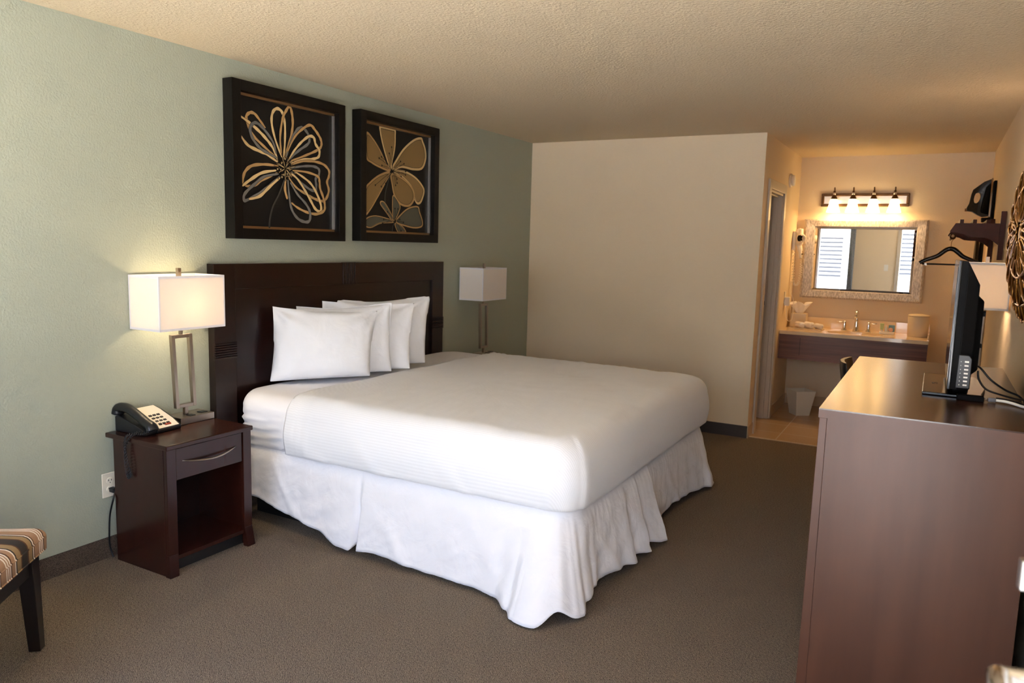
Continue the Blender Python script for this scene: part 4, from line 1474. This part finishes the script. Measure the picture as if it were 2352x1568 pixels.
o = tag(obj('soap_bar', (lambda b: (lathe(b, [(.012, -.006), (.019, -.004), (.019, .004), (.012, .006)], n=20, mtx=Matrix.Rotation(PI / 2, 4, 'X')), b)[-1])(B()), M['orange_soap']), 'round peach wrapped soap leaning before the aqua packet', 'soap')
o.location = (2.987, 7.752, VZ + .0432)

ib = thing('ice_bucket', 'round beige ice bucket at the right end of the counter', 'ice bucket', (3.205, 7.76, VZ + .0006))
bm = B(); lathe(bm, [(.078, 0), (.082, .004), (.086, .178), (.083, .182)], n=36); obj('bucket_body', bm, M['bucket'], ib)
bm = B(); lathe(bm, [(.087, .182), (.088, .19), (.083, .194), (.04, .202), (.002, .204)], n=36); obj('lid', bm, M['bucket'], ib)

# mirror
MX0, MX1, MZ0, MZ1 = 2.142, 3.212, 1.082, 1.846
mr = thing('vanity_mirror', 'wide mirror in silver leaf frame above the vanity counter', 'mirror', ((MX0 + MX1) / 2, D2, MZ0))
bm = B()
fw_ = .098
yb, yf, ye = D2 - .003, D2 - .040, D2 - .022
o4 = [(MX0, MZ0), (MX1, MZ0), (MX1, MZ1), (MX0, MZ1)]
i4 = [(MX0 + fw_, MZ0 + fw_ * .78), (MX1 - fw_ * .92, MZ0 + fw_ * .78), (MX1 - fw_ * .92, MZ1 - fw_ * .72), (MX0 + fw_, MZ1 - fw_ * .72)]
for k in range(4):
    j = (k + 1) % 4
    N_ = 24
    rows = []
    for q in range(N_ + 1):
        t = q / N_
        A = Vector((o4[k][0] + (o4[j][0] - o4[k][0]) * t, 0, o4[k][1] + (o4[j][1] - o4[k][1]) * t))
        I = Vector((i4[k][0] + (i4[j][0] - i4[k][0]) * t, 0, i4[k][1] + (i4[j][1] - i4[k][1]) * t))
        w = .0025 * fbm((A.x, A.z, k), 9)
        rows.append([Vector((A.x, yb, A.z)), Vector((A.x, ye - .004 + w, A.z)), (A * .8 + I * .2) + Vector((0, yf + w, 0)), (A * .05 + I * .95) + Vector((0, yf + .012 + w, 0)), Vector((I.x, ye + .008, I.z)), Vector((I.x, yb, I.z))])
    grid(bm, rows)
for f in bm.faces:
    f.smooth = False
obj('frame', bm, M['silverleaf'], mr, world=True)
bm = B()
bv = .022
yg = D2 - .010
q_o = [bm.verts.new((x, yg + .003, z)) for x, z in i4]
q_i = [bm.verts.new((x + (bv if k in (0, 3) else -bv), yg, z + (bv if k < 2 else -bv))) for k, (x, z) in enumerate(i4)]
bm.faces.new(q_i)
for k in range(4):
    bm.faces.new([q_o[k], q_o[(k + 1) % 4], q_i[(k + 1) % 4], q_i[k]])
q_b = [bm.verts.new((x, yg + .006, z)) for x, z in i4]
bm.faces.new(q_b[::-1])
for k in range(4):
    bm.faces.new([q_b[k], q_b[(k + 1) % 4], q_o[(k + 1) % 4], q_o[k]])
obj('mirror_glass', bm, M['mirror'], mr, world=True)

# vanity light bar
vl = thing('vanity_light', 'bronze wall light bar with four lit bell shades above the mirror', 'wall light', (2.657, D2, 2.03))
lx0, lx1, lz0, lz1 = 2.277, 3.037, 1.967, 2.090
bm = B(); box(bm, lx0 + .02, lx1 - .02, D2 - .018, D2 - .002, lz0 + .02, lz1 - .02); obj('back_plate', bm, mat('brushed_steel_plate', srgb(214, 206, 200), .3, .85), vl, world=True)
bm = B()
for a, b, c, d in ((lx0, lx1, lz0, lz0 + .026), (lx0, lx1, lz1 - .026, lz1), (lx0, lx0 + .026, lz0 + .026, lz1 - .026), (lx1 - .026, lx1, lz0 + .026, lz1 - .026)):
    box(bm, a, b, D2 - .030, D2 - .003, c, d)
obj('plate_frame', bm, M['bronze'], vl, world=True, bevel=.005)
for x in (2.400, 2.566, 2.742, 2.918):
    y = D2 - .115
    bm = B()
    tube(bm, smooth_path([(x, D2 - .02, 2.04), (x, D2 - .05, 2.075), (x, D2 - .085, 2.128), (x, y - .004, 2.135), (x, y, 2.10)], 6), .0055, 8)
    arm = obj('arm', bm, M['bronze'], vl, world=True)
    bm = B(); lathe(bm, [(.010, .108), (.011, .072), (.017, .066), (.030, .034), (.032, .026)], (x, y, 2.0), 20)
    obj('socket_cup', bm, M['bronze'], arm, world=True)
    bm = B(); lathe(bm, [(.0125, .070), (.0125, .092)], (x, y, 2.0), 16); obj('collar', bm, M['silver_edge'], arm, world=True)
    bm = B(); lathe(bm, [(.031, .030), (.036, .01), (.046, -.04), (.062, -.092)], (x, y, 2.0), 28, cap=False)
    obj('glass_shade', bm, M['lit_glass'], arm, world=True, solid=.003)
    light('vanity_bulb', 'POINT', (x, y, 1.925), VANITY_W, (1.0, .56, .21), shadow_soft_size=.03)

# hair dryer on its wall holder
hd = thing('hair_dryer', 'white wall mounted hair dryer with coiled cord beside the mirror', 'hair dryer', (P, 7.79, 1.60))
bm = B(); box(bm, 0, .03, -.035, .035, -.06, .12); obj('wall_holder', bm, M['white_plastic'], hd, bevel=.008)
bm = B()
tube(bm, smooth_path([(.055, 0, .15), (.058, 0, .12), (.06, 0, .05), (.062, .0, .0), (.072, .0, -.06), (.084, .0, -.14)], 5), [.014] * 2 + [.034] * 6 + [.036] * 8 + [.024] * 5 + [.017] * 5, 16)
obj('dryer_body', bm, M['white_plastic'], hd)
bm = B(); lathe(bm, [(.040, 0), (.042, .03), (.038, .05), (.026, .052), (.024, .04), (.001, .038)], n=24, mtx=Matrix.Translation((.07, -.01, .055)) @ Matrix.Rotation(PI / 2, 4, 'X') @ Matrix.Rotation(.5, 4, 'Y'))
for f in bm.faces:
    c = f.calc_center_median()
    if (c - Vector((.07, -.06, .055))).length < .03:
        f.material_index = 1
obj('nozzle', bm, [M['white_plastic'], M['matte_black']], hd)
bm = B(); box(bm, .090, .104, -.012, .0, -.10, -.09); obj('switch', bm, M['ink'], hd)
core = smooth_path([(.088, 0, -.14), (.094, 0, -.22), (.092, .0, -.30), (.078, 0, -.375), (.055, 0, -.40), (.035, 0, -.37), (.025, 0, -.28), (.022, 0, -.18), (.018, 0, -.06)], 22)
bm = B()
tube(bm, [p + Vector((math.cos(k * 1.05) * .012, math.sin(k * 1.05) * .012, 0)) * min(1, k / 25) for k, p in enumerate(core)], .0026, 5)
obj('coiled_cord', bm, M['white_plastic'], hd)
bm = B(); tube(bm, smooth_path([(.012, .0, -.36), (.02, -.01, -.46), (.05, -.02, -.55), (.055, -.03, -.68), (.045, -.04, -.74), (.02, -.09, -.735), (.014, -.16, -.66), (.02, -.20, -.56)], 8), .003, 6)
obj('mains_lead', bm, M['white_plastic'], hd)

og = thing('shaver_outlet', 'ivory outlet with grey plug-in block beside the bathroom door', 'outlet', (P, 7.56, 1.09))
bm = B(); box(bm, 0, .006, -.036, .036, -.058, .058); obj('cover_plate', bm, M['ivory'], og, bevel=.002)
bm = B(); box(bm, .006, .05, -.028, .028, -.075, .005); obj('plug_block', bm, M['white_matte'], og, bevel=.004)

sd = thing('smoke_detector', 'round white smoke detector high on the bathroom partition', 'smoke detector', (P, 7.40, 2.17))
RY = Matrix.Rotation(PI / 2, 4, 'Y')
bm = B(); lathe(bm, [(.062, 0), (.062, .012), (.056, .018)], n=30, mtx=RY); obj('mount_ring', bm, M['white_plastic'], sd)
bm = B(); lathe(bm, [(.044, .018), (.050, .022), (.048, .040), (.030, .046)], n=30, mtx=RY); obj('cap', bm, M['white_plastic'], sd)

# waste bin
wb = thing('waste_bin', 'square white tapered waste bin on the tile under the vanity', 'waste bin', (2.288, 7.475, .002), math.radians(38))
bm = B()
def sq(r, z): return [(-r, -r, z), (r, -r, z), (r, r, z), (-r, r, z)]
rings = [[bm.verts.new(p) for p in sq(r, z)] for r, z in ((.066, 0), (.098, .235), (.092, .235), (.062, .008))]
bm.faces.new(rings[0][::-1]); bm.faces.new(rings[3])
for a, b in zip(rings, rings[1:]):
    for k in range(4):
        bm.faces.new([a[k], a[(k + 1) % 4], b[(k + 1) % 4], b[k]])
obj('bin_body', bm, M['bin'], wb, bevel=.0015)

# ------------------------------------------------------------------ right wall: rack, hanger, iron, ornament
rk = thing('coat_rack', 'dark cherry wall coat rack with curved brackets and slats', 'coat rack', (W, 6.37, 1.66))
WB = W - .003
for y in (5.80, 6.94):
    bm = B()
    prism(bm, [(WB - .030, 1.738), (3.392, 1.738), (3.362, 1.684), (3.372, 1.676), (3.41, 1.675), (3.44, 1.668), (3.475, 1.650), (3.52, 1.646), (3.56, 1.646), (3.60, 1.632), (WB - .030, 1.600)], 'y', y, y + .022)
    obj('bracket_arm', bm, M['rack_wood'], rk, world=True, bevel=.0015)
    bm = B(); box(bm, WB - .030, WB, y - .008, y + .030, 1.505, 1.815); obj('wall_cleat', bm, M['rack_wood'], rk, world=True, bevel=.0015)
for x in (3.415, 3.488, 3.563):
    bm = B(); box(bm, x, x + .022, 5.80, 6.965, 1.738, 1.762); obj('slat', bm, M['rack_wood'], rk, world=True, bevel=.001)
bm = B(); tube(bm, [(3.383, 5.83, 1.655), (3.383, 6.935, 1.655)], .010, 12)
lathe(bm, [(.004, -.02), (.016, -.014), (.02, 0), (.016, .014), (.004, .02)], (3.383, 5.86, 1.652), 16)
obj('hanging_rod', bm, M['bronze'], rk, world=True)

hg = thing('clothes_hanger', 'black wooden clothes hanger hanging from the coat rack', 'hanger', (3.383, 6.20, 1.57))
bm = B()
hk = [(3.383, 6.20, 1.575), (3.383, 6.20, 1.61)] + [(3.383 + .016 * math.sin(a), 6.20, 1.652 - .016 * math.cos(a) * 1.0) for a in [0.3 + k * .42 for k in range(11)]]
hk = [(3.383, 6.20, 1.572), (3.383, 6.20, 1.612), (3.388, 6.20, 1.632), (3.398, 6.20, 1.645), (3.399, 6.20, 1.660), (3.391, 6.20, 1.671), (3.379, 6.20, 1.672), (3.369, 6.20, 1.664)]
tube(bm, smooth_path(hk, 5), .0024, 8)
obj('hook', bm, M['fillet'], hg, world=True)
bm = B()
arm = [(3.197, 1.468), (3.225, 1.487), (3.30, 1.519), (3.335, 1.548), (3.36, 1.568), (3.383, 1.574), (3.406, 1.568), (3.431, 1.548), (3.466, 1.519), (3.541, 1.487), (3.570, 1.466)]
P3 = smooth_path([(x, 6.20, z) for x, z in arm], 5)
nP = len(P3)
tube(bm, P3, [.0125 + .004 * math.sin(PI * k / (nP - 1)) for k in range(nP)], 10)
obj('shoulder_bar', bm, M['black_wood'], hg, world=True)
bm = B(); tube(bm, [(3.212, 6.20, 1.463), (3.556, 6.20, 1.463)], .006, 10); obj('trouser_bar', bm, M['black_wood'], hg, world=True)
for x in (3.235, 3.535):
    bm = B(); box(bm, x - .007, x + .007, 6.188, 6.212, 1.452, 1.468); obj('clip', bm, M['nickel'], hg, world=True)

ir = thing('steam_iron', 'black steam iron held upright on the wall above the coat rack', 'iron', (W, 7.30, 1.83))
bm = B()       # soleplate towards the wall, tip upward
prism(bm, [(7.235, 1.845), (7.365, 1.845), (7.365, 1.93), (7.352, 2.03), (7.325, 2.11), (7.30, 2.155), (7.275, 2.11), (7.248, 2.03), (7.235, 1.93)], 'x', 3.634, 3.646)
obj('soleplate', bm, M['nickel'], ir, world=True)
bm = B()
HO = [(3.632, 2.145), (3.584, 2.124), (3.512, 2.062), (3.503, 2.027), (3.494, 1.955), (3.478, 1.915), (3.480, 1.893), (3.52, 1.886), (3.558, 1.860), (3.590, 1.845), (3.632, 1.850), (3.632, 1.95), (3.632, 2.05)]
HI = [(3.560, 2.036), (3.550, 2.040), (3.534, 2.034), (3.526, 2.012), (3.523, 1.985), (3.527, 1.963), (3.535, 1.954), (3.546, 1.956), (3.556, 1.966), (3.563, 1.980), (3.568, 1.995), (3.569, 2.010), (3.566, 2.025)]
# match each outer point with an inner point round the finger hole
for yv, half in ((7.30, .040),):
    lo_o = [bm.verts.new((x, yv - half, z)) for x, z in HO]; hi_o = [bm.verts.new((x, yv + half, z)) for x, z in HO]
    lo_i = [bm.verts.new((x, yv - half * .7, z)) for x, z in HI]; hi_i = [bm.verts.new((x, yv + half * .7, z)) for x, z in HI]
    nH = len(HO)
    for k in range(nH):
        j = (k + 1) % nH
        for q in ([lo_o[k], lo_o[j], lo_i[j], lo_i[k]], [hi_o[k], hi_i[k], hi_i[j], hi_o[j]], [lo_o[k], hi_o[k], hi_o[j], lo_o[j]], [lo_i[k], lo_i[j], hi_i[j], hi_i[k]]):
            bm.faces.new(q)
obj('body', bm, M['black_plastic'], ir, world=True, bevel=.004)
bm = B(); prism(bm, [(3.632, 1.86), (3.632, 2.12), (3.60, 2.08), (3.585, 1.99), (3.575, 1.88)], 'y', 7.248, 7.352); obj('skirt_shell', bm, M['matte_black'], ir, world=True, bevel=.012, seg=3)
bm = B(); lathe(bm, [(.012, 0), (.012, .016)], n=14, mtx=Matrix.Translation((3.468, 7.30, 1.902)) @ RY); obj('cord_collar', bm, mat('tan_cord_collar', srgb(120, 78, 42), .5), ir, world=True)
bm = B(); box(bm, 3.649, W - .003, 7.22, 7.38, 1.80, 2.13); prism(bm, [(3.649, 1.80), (3.649, 1.840), (3.60, 1.838), (3.588, 1.838), (3.592, 1.804), (3.622, 1.802)], 'y', 7.24, 7.36)
obj('wall_holder', bm, M['matte_black'], ir, world=True, bevel=.003)

bd = thing('hanging_ironing_board', 'narrow dark ironing board hanging folded below the coat rack', 'ironing board', (W, 7.05, .5))
bm = B()
prism(bm, [(6.98, .25), (7.30, .25), (7.30, 1.3), (7.28, 1.56), (7.22, 1.66), (7.06, 1.66), (7.0, 1.56), (6.98, 1.3)], 'x', W - .112, W - .088)
obj('padded_top', bm, M['green_cloth'], bd, world=True, bevel=.008)
bm = B()
for y in (7.05, 7.22):
    tube(bm, [(W - .068, y, .28), (W - .068, y, 1.64)], .012, 8); tube(bm, [(W - .04, y + .02, .3), (W - .04, y + .02, 1.46)], .010, 8)
tube(bm, [(W - .068, 7.05, 1.64), (W - .068, 7.22, 1.64)], .012, 8)
box(bm, W - .088, W - .003, 7.10, 7.18, 1.40, 1.46)
obj('folded_legs', bm, M['black_plastic'], bd, world=True)

# round openwork wall ornament
OY, OZ, OR = 3.80, 1.63, .53
KY, KZ = 1.94, .71
orn = thing('hanging_ornament', 'antique gold openwork wall ornament of wire loops at the right edge', 'wall ornament', (W, OY, OZ))


def loop_ring(n, r0, r1, wid, x0, x1, rad, ph=0.0):
    bm = B()
    for k in range(n):
        a = 2 * PI * (k + ph) / n
        ca, sa = math.cos(a), math.sin(a)
        pts = []
        for j in range(22):
            t = 2 * PI * j / 22
            rr = (r0 + r1) / 2 - (r1 - r0) / 2 * math.cos(t)
            tt = wid * math.sin(t) * (.45 + .55 * (rr - r0) / (r1 - r0))
            xx = x0 + (x1 - x0) * (rr - r0) / (r1 - r0)
            pts.append((W - xx, OY + KY * (rr * ca - tt * sa), OZ + KZ * (rr * sa + tt * ca)))
        tube(bm, pts, rad, 6, closed=True)
    return bm


obj('inner_petals', loop_ring(13, .06, .27, .075, .078, .070, .0055), M['brass_wire'], orn, world=True)
obj('middle_petals', loop_ring(20, .17, .43, .060, .074, .060, .0055, .5), M['brass_wire'], orn, world=True)
obj('outer_petals', loop_ring(32, .30, OR, .050, .064, .034, .005), M['brass_wire'], orn, world=True)
obj('fine_petals', loop_ring(40, .40, OR - .01, .028, .040, .016, .004, .25), M['brass_wire'], orn, world=True)
bm = B(); lathe(bm, [(.31, 0), (.31, .012), (.29, .016)], n=48, sx=KZ, sy=KY, mtx=Matrix.Translation((W - .004, OY, OZ)) @ Matrix.Rotation(-PI / 2, 4, 'Y'))
obj('dark_back_disc', bm, mat('dark_bronze_disc', srgb(52, 48, 42), .3, .6), orn, world=True)
bm = B()
for r, x in ((.27, .070), (.43, .056), (OR - .01, .034), (OR - .02, .024), (OR - .02, .012)):
    tube(bm, [(W - x, OY + KY * r * math.cos(2 * PI * k / 72), OZ + KZ * r * math.sin(2 * PI * k / 72)) for k in range(72)], .005, 6, closed=True)
for k in range(8):
    a = 2 * PI * k / 8 + .2
    tube(bm, [(W - .05, OY + KY * .05 * math.cos(a), OZ + KZ * .05 * math.sin(a)), (W - .03, OY + KY * (OR - .02) * math.cos(a), OZ + KZ * (OR - .02) * math.sin(a))], .004, 6)
for a in (.8, 2.4, 3.9, 5.5):
    tube(bm, [(W - .001, OY + KY * .4 * math.cos(a), OZ + KZ * .4 * math.sin(a)), (W - .042, OY + KY * .4 * math.cos(a), OZ + KZ * .4 * math.sin(a))], .006, 8)
obj('ring_frame', bm, M['brass_wire'], orn, world=True)
bm = B(); lathe(bm, [(.06, 0), (.055, .014), (.03, .024), (.002, .028)], n=24, mtx=Matrix.Translation((W - .05, OY, OZ)) @ Matrix.Rotation(-PI / 2, 4, 'Y')); obj('boss', bm, M['bronze'], orn, world=True)

# ------------------------------------------------------------------ daylight
w_ = bpy.data.worlds.new('sky'); SC.world = w_
w_.use_nodes = True
nt = w_.node_tree
bg = nt.nodes['Background']
tc = nt.nodes.new('ShaderNodeTexCoord'); sx_ = nt.nodes.new('ShaderNodeSeparateXYZ')
nt.links.new(tc.outputs['Generated'], sx_.inputs[0])
rp = nt.nodes.new('ShaderNodeValToRGB')
rp.color_ramp.elements[0].position = 0.0; rp.color_ramp.elements[0].color = (.92, .96, 1.0, 1)
rp.color_ramp.elements[1].position = 0.6; rp.color_ramp.elements[1].color = (.42, .60, 1.0, 1)
nt.links.new(sx_.outputs['Z'], rp.inputs['Fac'])
nt.links.new(rp.outputs['Color'], bg.inputs['Color'])
bg.inputs['Strength'].default_value = SKY
sun = light('sun', 'SUN', (0, 4, 12), SUN_W, (1.0, .98, .95), angle=math.radians(.6))
sun.rotation_euler = Vector((-.68, -.13, -.72)).to_track_quat('-Z', 'Y').to_euler()

# portals at the window and the doorway guide the sky light
for nm, x0, x1, z0, z1 in (('window_portal', WX0, WX1, WZ0, WZ1), ('door_portal', EX0, EX1, 0.02, EZ)):
    l = light(nm, 'AREA', ((x0 + x1) / 2, -.01, (z0 + z1) / 2), 1, shape='RECTANGLE', size=x1 - x0, size_y=z1 - z0)
    l.data.cycles.is_portal = True
    l.rotation_euler = (PI / 2, 0, 0)

SC.view_settings.view_transform = 'Standard'
SC.view_settings.look = 'None'
SC.view_settings.gamma = 1.0
SC.view_settings.use_curve_mapping = False
SC.view_settings.exposure = EXPOSURE
SC.cycles.max_bounces = 10
SC.cycles.diffuse_bounces = 7
SC.cycles.glossy_bounces = 4
SC.cycles.transmission_bounces = 6
SC.cycles.transparent_max_bounces = 8
SC.cycles.sample_clamp_indirect = 6
SC.cycles.use_denoising = True
SC.cycles.caustics_reflective = False
SC.cycles.caustics_refractive = False
